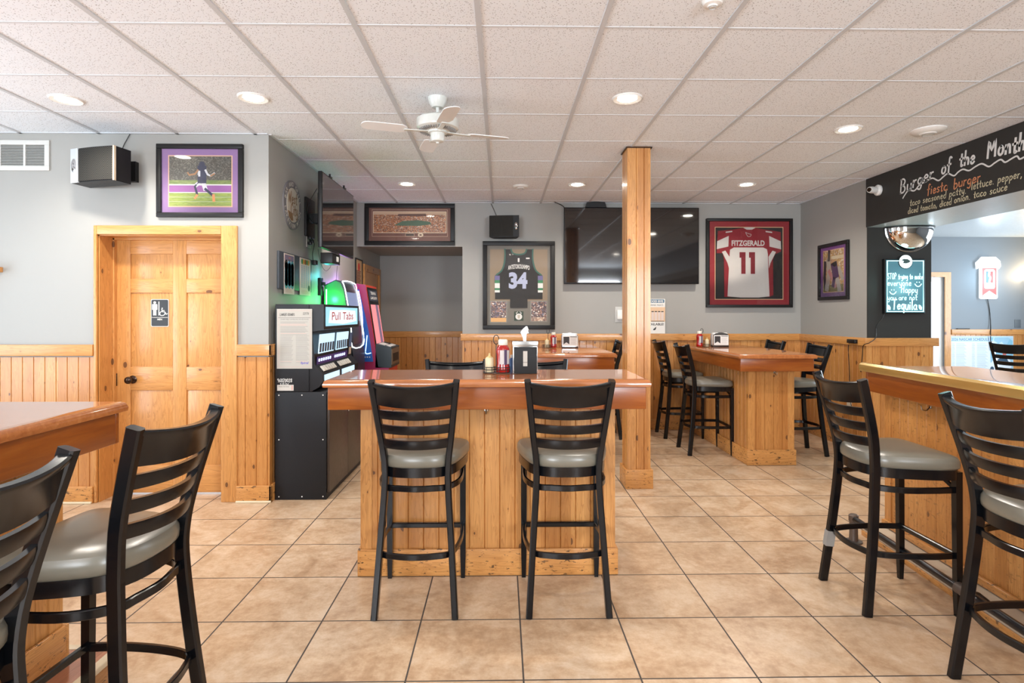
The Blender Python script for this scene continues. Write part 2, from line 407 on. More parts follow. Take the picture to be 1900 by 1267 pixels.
# bar room beyond the beam
BDX = atY(1752, 600, Y2).x; BDZ = atY(1745, 514, Y2).z
wall_with_holes('wall_bar_room_back', 'x', Y2, .12, XR, X2+.1, [(BDX-.85, BDX, 0, BDZ)], WALL2, h=H2+.1)
wall_with_holes('wall_bar_room_side', 'y', X2, .12, YK, Y2+.1, [(4.5, 7.9, .8, 2.4)], WALL2, h=H2+.1)
mb = MB(); mb.box((XR+.54, YB+.12, 0), (XR+.66, Y2, H2+.1), WALL2); struct('wall_bar_room_left', mb)
window('window_4', 'y', X2+.06, 4.5, 7.9, .8, 2.4, WHITE)
cas = atY(1763, 505, Y2)
mb = MB(); mb.box((BDX, Y2-.02, 0), (cas.x, Y2, cas.z), PINE_P); mb.box((BDX-.95, Y2-.02, BDZ), (BDX, Y2, cas.z), PINE_PX); struct('trim_2', mb)
mb = MB(); mb.box((BDX-.85, Y2+.03, .02), (BDX-.78, Y2+.07, BDZ), WHITE); mb.box((BDX-.07, Y2+.03, .02), (BDX, Y2+.07, BDZ), WHITE); mb.box((BDX-.78, Y2+.03, BDZ-.07), (BDX-.07, Y2+.07, BDZ), WHITE); mb.box((BDX-.78, Y2+.03, .02), (BDX-.07, Y2+.07, .25), WHITE)
struct('door_3', mb)

# wainscot boards, rails, baseboards
def rail(mb, axis, a0, a1, pos, out, m, z0=RAIL0, z1=RAIL1, t=.02):
    p, q = sorted((pos, pos+out*t))
    A = (a0, p, z0) if axis == 'x' else (p, a0, z0); B = (a1, q, z1) if axis == 'x' else (q, a1, z1)
    mb.box(A, B, m, .004)
CX0, CX1 = atY(177, 600, YL).x, atY(442, 600, YL).x    # door casing outer edges
mb = MB()
boards(mb, 'x', XL, CX0, .1, RAIL0, YL-.014, -1, PINE_V, other=YL); boards(mb, 'x', CX1, XS+.014, .1, RAIL0, YL-.014, -1, PINE_V, other=YL)
boards(mb, 'y', YL, YL+.4, .1, RAIL0, XS+.014, 1, PINE_V); struct('trim_3', mb)
mb = MB(); rail(mb, 'x', XL, CX0, YL-.014, -1, PINE_X, 1.105, 1.19); rail(mb, 'x', CX1, XS+.034, YL-.014, -1, PINE_X, 1.105, 1.19); rail(mb, 'y', YL-.034, YL+.4, XS+.014, 1, PINE_Y, 1.105, 1.19); struct('trim_4', mb)
mb = MB()
for a, b in ((XL, CX0), (CX1, XS+.034)):
    mb.box((a, YL-.036, 0), (b, YL-.014, .125), PINE_XW, .004); mb.box((a, YL-.05, 0), (b, YL-.036, .016), flat('cream_shoe_moulding', (.70, .60, .42), .5), .004)
mb.box((XS+.014, YL-.036, 0), (XS+.034, YL+.4, .125), PINE_YW, .004); struct('baseboard_front', mb)
mb = MB(); boards(mb, 'x', NX, XR, .1, RAIL0, YB-.014, -1, PINE_V); boards(mb, 'x', XS, NX, .1, RAIL0-.0, YR-.014, -1, PINE_V)
boards(mb, 'y', YP, YB, .1, RAIL0, XR-.014, -1, PINE_V); boards(mb, 'x', XR-.014, XR+.66, .1, RAIL0, YP-.014, -1, PINE_V); boards(mb, 'y', YP-.014, YB, .1, RAIL0, XR+.66+.014, 1, PINE_V)
boards(mb, 'x', cas.x, X2, .1, RAIL0, Y2-.014, -1, PINE_V); boards(mb, 'y', 5.3, YR, .1, RAIL0, XS+.014, 1, PINE_V)
struct('trim_5', mb)
mb = MB(); rail(mb, 'x', NX-.02, XR, YB-.014, -1, PINE_X); rail(mb, 'x', XS, NX, YR-.014, -1, PINE_X, 1.085, 1.17); rail(mb, 'y', YP-.02, YB, XR-.014, -1, PINE_Y)
rail(mb, 'x', XR-.034, XR+.72, YP-.014, -1, PINE_X); rail(mb, 'x', cas.x, X2, Y2-.014, -1, PINE_X); rail(mb, 'y', YP-.03, YB, XR+.674, 1, PINE_Y); struct('trim_6', mb)
mb = MB(); mb.box((NX, YB-.034, 0), (XR, YB-.014, .13), PINE_XW, .004); mb.box((XR-.034, YP-.034, 0), (XR-.014, YB, .13), PINE_YW, .004); mb.box((XR-.034, YP-.034, 0), (XR+.68, YP-.014, .13), PINE_XW, .004)
mb.box((XS, YR-.034, 0), (NX, YR-.014, .13), PINE_XW, .004); mb.box((cas.x, Y2-.034, 0), (X2, Y2-.014, .13), PINE_XW, .004); struct('baseboard_back', mb)

# men's room door: jambs, casing, six panel slab
JY = YL+.185
mb = MB()
mb.box((DX0-.03, YL, 0), (DX0+.008, JY+.1, DZ), PINE_P); mb.box((DX1-.004, YL, 0), (DX1+.03, JY+.1, DZ), PINE_P); mb.box((DX0, YL, DZ-.006), (DX1, JY+.1, DZ+.03), PINE_PX)
mb.box((DX0, JY-.035, 0), (DX0+.018, JY, DZ), PINE_P); mb.box((DX0, JY-.035, DZ-.018), (DX1, JY, DZ), PINE_PX)
czt = atY(300, 419, YL).z
for a, b in ((CX0, DX0), (DX1, CX1)): mb.box((a, YL-.024, 0), (b, YL, czt), PINE_P, .005)
mb.box((DX0, YL-.024, DZ), (DX1, YL, czt), PINE_X, .005)
struct('trim_7', mb)
def six_panel(x0, x1, z0, z1, y, name='door_1'):
    mb = MB(); back = y+.04; W = x1-x0; Hh = z1-z0
    sx = [x0, x0+.125*W, x0+.49*W-.0, x0+.605*W, x1-.065*W, x1]
    sx = [x0, x0+.127*W, x0+.485*W, x0+.60*W, x0+.955*W-.01, x1]
    zr = [z0, z0+.108*Hh, z0+.405*Hh, z0+.497*Hh, z0+.79*Hh, z0+.845*Hh, z0+.943*Hh, z1]
    mb.box((x0, y+.012, z0), (x1, back, z1), PINE_P)
    for a, b in ((sx[0], sx[1]), (sx[2], sx[3]), (sx[4], sx[5])): mb.box((a, y, z0), (b, y+.013, z1), PINE_P, .003)
    for a, b in ((zr[0], zr[1]), (zr[2], zr[3]), (zr[4], zr[5]), (zr[6], zr[7])):
        mb.box((sx[1], y+.0004, a), (sx[2], y+.013, b), PINE_PX, .003); mb.box((sx[3], y+.0004, a), (sx[4], y+.013, b), PINE_PX, .003)
    for a, b in ((sx[1], sx[2]), (sx[3], sx[4])):
        for c, d in ((zr[1], zr[2]), (zr[3], zr[4]), (zr[5], zr[6])):
            q = .034; vs = [(a+.004, y+.0118, c+.004), (b-.004, y+.0118, c+.004), (b-.004, y+.0118, d-.004), (a+.004, y+.0118, d-.004), (a+q, y+.0015, c+q), (b-q, y+.0015, c+q), (b-q, y+.0015, d-q), (a+q, y+.0015, d-q)]
            mb.add(vs, [(4, 5, 6, 7), (0, 1, 5, 4), (1, 2, 6, 5), (2, 3, 7, 6), (3, 0, 4, 7)], PINE_P)
    o = struct(name, mb); return o
door1 = six_panel(DX0+.004, DX1-.002, .012, DZ-.012, JY)
p = atY(247, 704, JY); mb = MB()
mb.lathe([(0, 0), (.030, 0), (.032, -.006), (.02, -.010), (.012, -.014), (.011, -.035), (.022, -.042), (.029, -.055), (.027, -.068), (.015, -.076), (0, -.077)], (p.x-.0, JY, p.z), BRONZE, 20, 'y')
mb.build('door_knob', door1)
mb = MB(); mb.box((DX0+.001, JY-.012, p.z-.05), (DX0+.02, JY-.001, p.z+.05), BRONZE, .002); mb.build('latch_plate', door1)
# niche side doorway
mb = MB(); z0 = 2.06
y0, y1 = atX(673, 560, XS+.0).y, 8.40
mb.box((XS, y0, 0), (XS+.024, y0+.09, z0), PINE_P, .004); mb.box((XS, y1-.09, 0), (XS+.024, y1, z0), PINE_P, .004); mb.box((XS, y0+.09, z0-.09), (XS+.024, y1-.09, z0), PINE_Y, .004); struct('trim_8', mb)
mb = MB(); mb.box((XS-.0, y0+.09, .01), (XS+.006, y1-.09, z0-.09), PINE_P); mb.box((XS+.006, y0+.2, 1.1), (XS+.009, y1-.2, 1.8), PINE_P, .002); struct('door_2', mb)

# raised bar step at the side table (wood plank platform with nosing)
LAM = pine('laminate_planks', 'y', board=.09, light=(.50, .22, .12), dark=(.24, .075, .035), coat=.5)
PX, PY, PZ = -1.445, 2.255, .15
mb = MB(); mb.box((-3.6, YK+.6, 0), (PX-.02, PY-.02, PZ-.012), pine('rough_riser', 'y', board=.2, worn=.8, light=(.55, .28, .10), dark=(.33, .14, .04))); mb.box((-3.6, YK+.6, PZ-.012), (PX-.03, PY-.03, PZ-.001), LAM)
mb.box((-3.6, PY-.034, PZ-.02), (PX, PY, PZ+.002), flat('cream_nosing', (.66, .58, .42), .4), .004); mb.box((PX-.034, YK+.6, PZ-.02), (PX, PY-.034, PZ+.002), flat('cream_nosing', (.66, .58, .42), .4), .004)
struct('floor_platform', mb)

# ================================================================ POST
pc = thing('wooden_post', 'square knotty pine post rising from the tiled floor to the ceiling', 'post', (0, 0, 0))
x0, x1, y0, y1 = atY(1164, 600, 4.70).x, atY(1207, 600, 4.70).x, 4.70, 4.90
mb = MB(); W = x1-x0
boards(mb, 'x', x0, x1, 0, H-.001, y0, -1, PINE_P if False else PINE_V, W=.063); boards(mb, 'y', y0, y1, 0, H-.001, x0, -1, PINE_V, W=.063); boards(mb, 'y', y0, y1, 0, H-.001, x1, 1, PINE_V, W=.063); boards(mb, 'x', x0, x1, 0, H-.001, y1, 1, PINE_V, W=.063)
mb.build('shaft', pc)
mb = MB(); e = .018; zb = .155
mb.box((x0-e, y0-e, 0), (x1+e, y0, zb), PINE_XW, .004); mb.box((x0-e, y1, 0), (x1+e, y1+e, zb), PINE_XW, .004); mb.box((x0-e, y0, 0), (x0, y1, zb), PINE_YW, .004); mb.box((x1, y0, 0), (x1+e, y1, zb), PINE_YW, .004)
mb.build('base_trim', pc)
mb = MB(); mb.box((x0-.012, y0-.012, H-.014), (x1+.012, y1+.012, H-.0065), BRONZE); mb.build('ceiling_trim', pc)

# ================================================================ BAR TABLES
def hook(parent, x, y, z, rz=0):
    mb = MB(); M = Matrix.Translation((x, y, z)) @ Matrix.Rotation(rz, 4, 'Z')
    mb.box((-.011, -.004, -.02), (.011, 0, .02), CHROME, .0015, M)
    mb.tube([M @ Vector(p) for p in smoothline([(0, -.003, -.008), (0, -.02, -.03), (0, -.045, -.026), (0, -.052, -.004)], 5)], .0035, CHROME)
    mb.tube([M @ Vector(p) for p in smoothline([(0, -.003, .008), (0, -.02, .012), (0, -.028, .024)], 4)], .0035, CHROME)
    mb.build('coat_hook', parent)
def table(label, x0, x1, y0, y1, zt, ov, ax='x', ovy=None, zb=0, group=None, hookx=None, sides='fblr'):
    ovy = ov if ovy is None else ovy
    t = thing('bar_table', label, 'table', ((x0+x1)/2, (y0+y1)/2, 0)); L = t.location
    def b(mb, name): return mb.build(name, t, M=Matrix.Translation(-L))
    TM, AM = (MTOP, MAH) if ax == 'x' else (MTOPY, MAHY)
    # bullnose slab
    mb = MB(); th = .042; prof = [(0, -.5), (-.012, -.42), (-.014, -.1), (-.008, .28), (0, .42), (.012, .5)]
    vs = []; n = len(prof)
    cor = lambda i: [(x0+i, y0+i), (x1-i, y0+i), (x1-i, y1-i), (x0+i, y1-i)]
    for o_, z_ in prof:
        for c in cor(o_+.014): vs.append((*c, zt-th/2+z_*th))
    fs = []
    for i in range(n-1):
        for k in range(4): fs.append((i*4+k, i*4+(k+1) % 4, i*4+4+(k+1) % 4, i*4+4+k))
    mb.add(vs, fs, TM, True); mb.add(vs[:4], [(3, 2, 1, 0)], TM); mb.add(vs[-4:], [(0, 1, 2, 3)], TM); b(mb, 'tabletop')
    mb = MB(); a = .022; za, zc = zt-.158, zt-th
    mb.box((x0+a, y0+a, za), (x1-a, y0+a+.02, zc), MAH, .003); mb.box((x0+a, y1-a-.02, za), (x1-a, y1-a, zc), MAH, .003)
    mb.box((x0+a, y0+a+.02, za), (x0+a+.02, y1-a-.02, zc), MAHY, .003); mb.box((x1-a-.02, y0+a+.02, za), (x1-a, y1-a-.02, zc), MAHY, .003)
    b(mb, 'apron')
    bx0, bx1, by0, by1 = x0+ov, x1-ov, y0+ovy, y1-(ovy if 'b' in sides else .02)
    mb = MB(); c = .055; e = .006
    boards(mb, 'x', bx0, bx1, zb, zc, by0, -1, PINE_V); boards(mb, 'y', by0, by1, zb, zc, bx0, -1, PINE_V); boards(mb, 'y', by0, by1, zb, zc, bx1, 1, PINE_V); boards(mb, 'x', bx0, bx1, zb, zc, by1, 1, PINE_V)
    b(mb, 'base')
    for X, sx in ((bx0, 1), (bx1, -1)):
        mb = MB(); mb.prismz([(X-sx*e, by0-e), (X+sx*c, by0-e), (X+sx*c, by0), (X, by0), (X, by0+c), (X-sx*e, by0+c)], zb, zc, PINE_P); b(mb, 'corner_trim')
        mb = MB(); mb.prismz([(X-sx*e, by1+e), (X+sx*c, by1+e), (X+sx*c, by1), (X, by1), (X, by1-c), (X-sx*e, by1-c)], zb, zc, PINE_P); b(mb, 'corner_trim')
    mb = MB(); q = .020; hb = .145
    mb.box((bx0-q, by0-q, zb), (bx1+q, by0-e, zb+hb), PINE_XW, .004); mb.box((bx0-q, by1+e, zb), (bx1+q, by1+q, zb+hb), PINE_XW, .004)
    mb.box((bx0-q, by0-e, zb), (bx0-e, by1+e, zb+hb), PINE_YW, .004); mb.box((bx1+e, by0-e, zb), (bx1+q, by1+e, zb+hb), PINE_YW, .004)
    b(mb, 'baseboard')
    if hookx is not None: hook(t, hookx-L.x, by0-L.y, za-.012)
    return t
Z1 = 1.08
fl, fr = atZ(603, 703, Z1), atZ(1207, 703, Z1)
table('long wooden bar table with two stools in front, ketchup and tissue dispenser on it', fl.x, fr.x, 3.0, 3.57, Z1, .165, hookx=atY(902, 760, 3.16).x)
T2 = (.29, 1.09, 5.45, 7.04); T3 = (2.17, 2.895, 5.26, 7.04); ZT = 1.05
table('wooden bar table against the back wall, half hidden behind the pine post', *T2, ZT, .15, 'y', sides='f')
table('wooden bar table below the red framed jersey, four stools around it', *T3, ZT, .15, 'y', sides='f', hookx=atY(1437, 690, 5.41).x)
table('glossy wooden bar table on the plank platform by the restroom door', -3.3, -1.445, -1.2, 2.27, 1.085, .15, 'x', zb=PZ)

# ================================================================ MAIN BAR (curving off to the camera's side)
BR = math.radians(-4.0)   # the counter runs slightly off the room's axis
bar = thing('bar_counter', 'long bar counter with gold rim, pine front and pipe foot rail', 'bar counter', (2.33, 3.74, 0), BR)
GOLD = plain('worn_gold_rim', (.60, .40, .13), .26, metal=.55, coat=.4)
L = 5.6
mb = MB(); mb.box((.03, -L, 1.045), (.66, -.03, 1.085), MTOPY, .006); mb.build('countertop', bar)
mb = MB(); sec = [(-.018, -.026), (.018, -.026), (.026, -.008), (.024, .016), (.010, .028), (-.010, .028), (-.024, .016), (-.026, -.008)]
mb.sweep([(.02, -.008, 1.077), (.02, -L, 1.077)], sec, GOLD, smooth=True); mb.build('rim', bar)
mb = MB(); mb.box((.03, -L, .925), (.05, -.045, 1.05), MAHY, .003); mb.box((.03, -.045, .925), (.64, -.025, 1.05), MAH, .003); mb.build('apron', bar)
mb = MB(); boards(mb, 'y', -L, -.08, .09, .93, .13, -1, PINE_VW); boards(mb, 'x', .13, .60, .09, .93, -.08, 1, PINE_VW); mb.box((.122, -.135, .09), (.13, -.072, .93), PINE_P); mb.box((.6, -L, .0), (.62, -.08, 1.04), PINE_V); mb.build('front_panel', bar)
mb = MB(); mb.box((.10, -L, .075), (.128, -.07, .115), PINE_YW, .008); mb.box((0.0, -L, 0), (.60, -.06, .07), flat('worn_kickboard', (.52, .44, .34), .6), .004); mb.box((-.012, -L, 0), (0, -.05, .03), PINE_YW, .003); mb.build('kickboard', bar)
mb = MB(); PIPE = flat('dark_steel_pipe', (.06, .062, .068), .3, metal=.9)
px_, pz_ = -.125, .145
mb.tube([(px_, -.19, pz_), (px_, -L, pz_)], .019, PIPE, 14)
for yy in (-1.12, -2.5, -3.9):
    mb.lathe([(0, -.035), (.027, -.035), (.027, .035), (0, .035)], (px_, yy, pz_), flat('rusty_coupling', (.16, .13, .115), .5, metal=.7), 14, 'y')
    mb.tube([(px_, yy, pz_), (px_+.05, yy-.02, pz_-.01), (.0, yy-.02, .075)], .015, PIPE, 10)
mb.build('foot_rail', bar)
mb = MB(); RUST = flat('rusty_coupling', (.16, .13, .115), .5, metal=.7)
mb.lathe([(0, 0), (.05, 0), (.05, .008), (.026, .012), (.024, .06), (.024, .125), (.028, .13), (.028, .165), (.02, .172), (0, .172)], (px_, -.175, 0), RUST, 18); mb.build('rail_stand', bar)
hk = atY(1694, 752, 3.2)
hook(bar, .128, -.50, .905, -PI/2)

# ================================================================ STOOLS
def post_at(z, tab=((0, .188, -.228), (.35, .166, -.188), (.60, .150, -.168), (.72, .151, -.168), (.86, .168, -.19), (1.11, .196, -.258))):
    for (a, xa, ya), (b, xb, yb) in zip(tab, tab[1:]):
        if z <= b: t = (z-a)/(b-a); return xa+(xb-xa)*t, ya+(yb-ya)*t
    return tab[-1][1:]
def make_stool(label):
    t = thing('bar_stool', label, 'bar stool', group='black ladder-back bar stools')
    for s in (-1, 1):
        pts = smoothline([(s*.188, -.228, 0), (s*.166, -.188, .35), (s*.150, -.168, .60), (s*.151, -.168, .72), (s*.168, -.19, .86), (s*.196, -.258, 1.112)], 4)
        mb = MB(); mb.bar(pts, .030, .042, STOOL, up=(0, 1, 0)); mb.build('leg', t)
        mb = MB(); mb.sweep([(s*.196, .196, 0), (s*.196, .196, .12), (s*.196, .192, .68)], [(-.015, -.015), (.015, -.015), (.015, .015), (-.015, .015)], STOOL, up=(0, 1, 0), smooth=False, scales=[.7, .95, 1.05]); mb.build('leg', t)
    def band(z0, z1, bow, name, th=.016, roll=False, dip=.006):
        mb = MB(); zc = (z0+z1)/2; px, py = post_at(zc); path = []
        for k in range(13):
            u = -1+k/6; path.append((u*px, py-bow*(1-u*u), zc-dip*(1-u*u)))
        h = z1-z0; a = th/2; lean = (post_at(z1)[1]-post_at(z0)[1])/(h or 1)
        sec = [(-a, -h/2), (a, -h/2), (a+.002, -h/4), (a+.002, h/4), (a, h/2), (-a, h/2), (-a-.002, h/4), (-a-.002, -h/4)]
        P = []
        if roll: sec = [(-a, -h/2), (a, -h/2), (a, h/2-.022), (a+.010, h/2-.012), (a+.010, h/2-.003), (a+.004, h/2+.002), (-a-.004, h/2+.002), (-a-.010, h/2-.004), (-a-.010, h/2-.012), (-a, h/2-.022)]
        k0 = len(mb.v); mb.sweep(path, sec, STOOL, smooth=True)
        # lean with the posts
        mb.v = [(x, y+lean*(z-zc), z) for x, y, z in mb.v]
        mb.build(name, t)
    band(1.004, 1.102, .056, 'top_rail', .016, True, .016)
    for zc in (.955, .884, .812): band(zc-.021, zc+.021, .045, 'back_slat', .016)
    # seat
    half = [(0, .208), (.14, .208), (.205, .200), (.230, .165), (.228, .09), (.212, 0), (.188, -.09), (.155, -.150), (.09, -.188), (0, -.198)]
    out = smoothline([(a, b, 0) for a, b in half[:-1]]+[(-a, b, 0) for a, b in half[::-1][:-1]], 3, True)
    out = [(p.x, p.y) for p in out]; n = len(out)
    mb = MB(); lay = [(.955, .690), (1.0, .700), (1.008, .716), (1.0, .733), (.965, .747), (.88, .755), (.6, .759), (.25, .760)]
    vs = [(x*s_, y*s_+.0, z) for s_, z in lay for x, y in out]; fs = [(i*n+k, i*n+(k+1) % n, (i+1)*n+(k+1) % n, (i+1)*n+k) for i in range(len(lay)-1) for k in range(n)]
    fs += [tuple((len(lay)-1)*n+k for k in range(n)), tuple(range(n-1, -1, -1))]
    mb.add(vs, fs, VINYL, True); mb.build('seat', t)
    mb = MB(); mb.sweep([(x*.94, y*.94, .668) for x, y in out], [(-.007, -.023), (.007, -.023), (.007, .023), (-.007, .023)], STOOL, closed=True, smooth=True)
    mb.prismz([(x*.93, y*.93) for x, y in out], .683, .690, STOOL)
    mb.build('seat_frame', t)
    for z, yb, px, py in ((.592, -.190, .140, -.158), (.283, -.222, .160, -.178)):
        pts = [(.190, .190, z), (.200, .08, z), (.192, -.06, z), (px, py, z), (px*.55, yb+.012, z), (0, yb, z)]
        full = pts+[(-a, b, c) for a, b, c in pts[::-1][1:]]
        mb = MB(); mb.bar(smoothline(full, 5), .015, .028, STOOL, smooth=True); mb.build('stretcher', t)
    mb = MB(); mb.bar([(-.19, .196, .283), (.19, .196, .283)], .02, .026, STOOL); mb.build('footrest_bar', t)
    for s in (-1, 1): mb = MB(); mb.bar([(s*.19, .185, .60), (s*.08, .17, .66)], .012, .02, STOOL); mb.build('seat_brace', t)
    return t
stool0 = make_stool('black ladder-back stool at the long front table, nearer the gaming cabinets')
stool0.location = (-.405, 2.935, 0)
def stool(x, y, deg, label): return dup(stool0, (x, y, 0), math.radians(deg), label)
stool(.315, 2.935, 0, 'black ladder-back stool at the long front table, nearer the pine post')
stool(-.305, 3.655, 180, 'stool behind the long front table, only its back showing beside the ketchup')
stool(.235, 3.655, 180, 'stool behind the long front table, its back showing past the tissue dispenser')
stool(-1.235, 1.80, 86, 'large ladder-back stool with grey seat pulled up to the platform table')
stool(-1.27, 1.18, 84, 'ladder-back stool cut off by the picture edge at the platform table')
scr = stool(1.945, 2.88, -90, 'ladder-back stool with a scraped leg beside the gold-rimmed bar')
mb = MB(); s0, s1 = post_at(.19), post_at(.27)
mb.sweep([(-s0[0], s0[1], .19), (-s1[0], s1[1], .27)], [(-.0158, -.0218), (.0158, -.0218), (.0158, .0218), (-.0158, .0218)], flat('bare_scraped_metal', (.30, .30, .29), .5), up=(0, 1, 0), smooth=False); mb.build('scraped_patch', scr)
stool(1.985, 2.035, -93, 'ladder-back stool at the gold-rimmed bar, cropped by the picture edge')
stool(2.11, 5.96, -90, 'stool tucked to the post side of the table below the red jersey')
stool(2.09, 6.75, -90, 'stool by the back wall on the post side of the red jersey table')
stool(3.01, 5.90, 90, 'stool facing the red jersey table from the side wall')
stool(2.94, 6.70, 90, 'stool in the corner beyond the red jersey table, only its top showing')
stool(1.12, 6.72, 90, 'stool mostly hidden behind the pine post by the back wall')
bs = atZ(1868, 636, 1.112)
stool(5.75, 6.3, -60, 'stool standing in the bar room in front of the blue race schedule')
# ---- ceiling downlights
LENS = glow('downlight_lens', (1.0, .93, .80), 30)
def downlight(x, y, label):
    t = thing('ceiling_light', label, 'ceiling light', (x, y, H), group='recessed ceiling lights')
    mb = MB(); mb.lathe([(.062, -.004), (.088, -.010), (.095, -.004), (.096, 0)], (0, 0, 0), WHITE, 32); mb.build('trim_ring', t)
    mb = MB(); mb.lathe([(0, -.0035), (.064, -.0035), (.064, -.001)], (0, 0, 0), LENS, 32); mb.build('lens', t)
    l = bpy.data.lights.new('downlight', 'SPOT'); l.energy = 40; l.color = (1.0, .92, .82); l.spot_size = math.radians(150); l.spot_blend = .6; l.shadow_soft_size = .07
    o = bpy.data.objects.new('downlight', l); o.location = (x, y, H-.02); COL.objects.link(o)
    return t
for (px, py, lab) in ((123, 184, 'lit recessed ceiling light above the wall vent and speaker'), (470, 181, 'lit recessed ceiling light before the football player picture'), (1164, 182, 'lit recessed ceiling light just in front of the pine post'),
                      (1574, 239, 'lit recessed ceiling light beside the white ceiling disc'), (755, 341, 'lit recessed ceiling light before the panoramic stadium picture'), (1071, 342, 'lit recessed ceiling light in front of the wall television'), (1385, 342, 'lit recessed ceiling light before the red framed jersey')):
    q = atZ(px, py, H); downlight(q.x, q.y, lab)
for x, y in ((-3.0, .6), (0.2, .9), (2.6, .9), (-1.5, -1.6), (1.6, -1.6)):
    downlight(x, y, 'recessed ceiling light over the seating behind the camera')
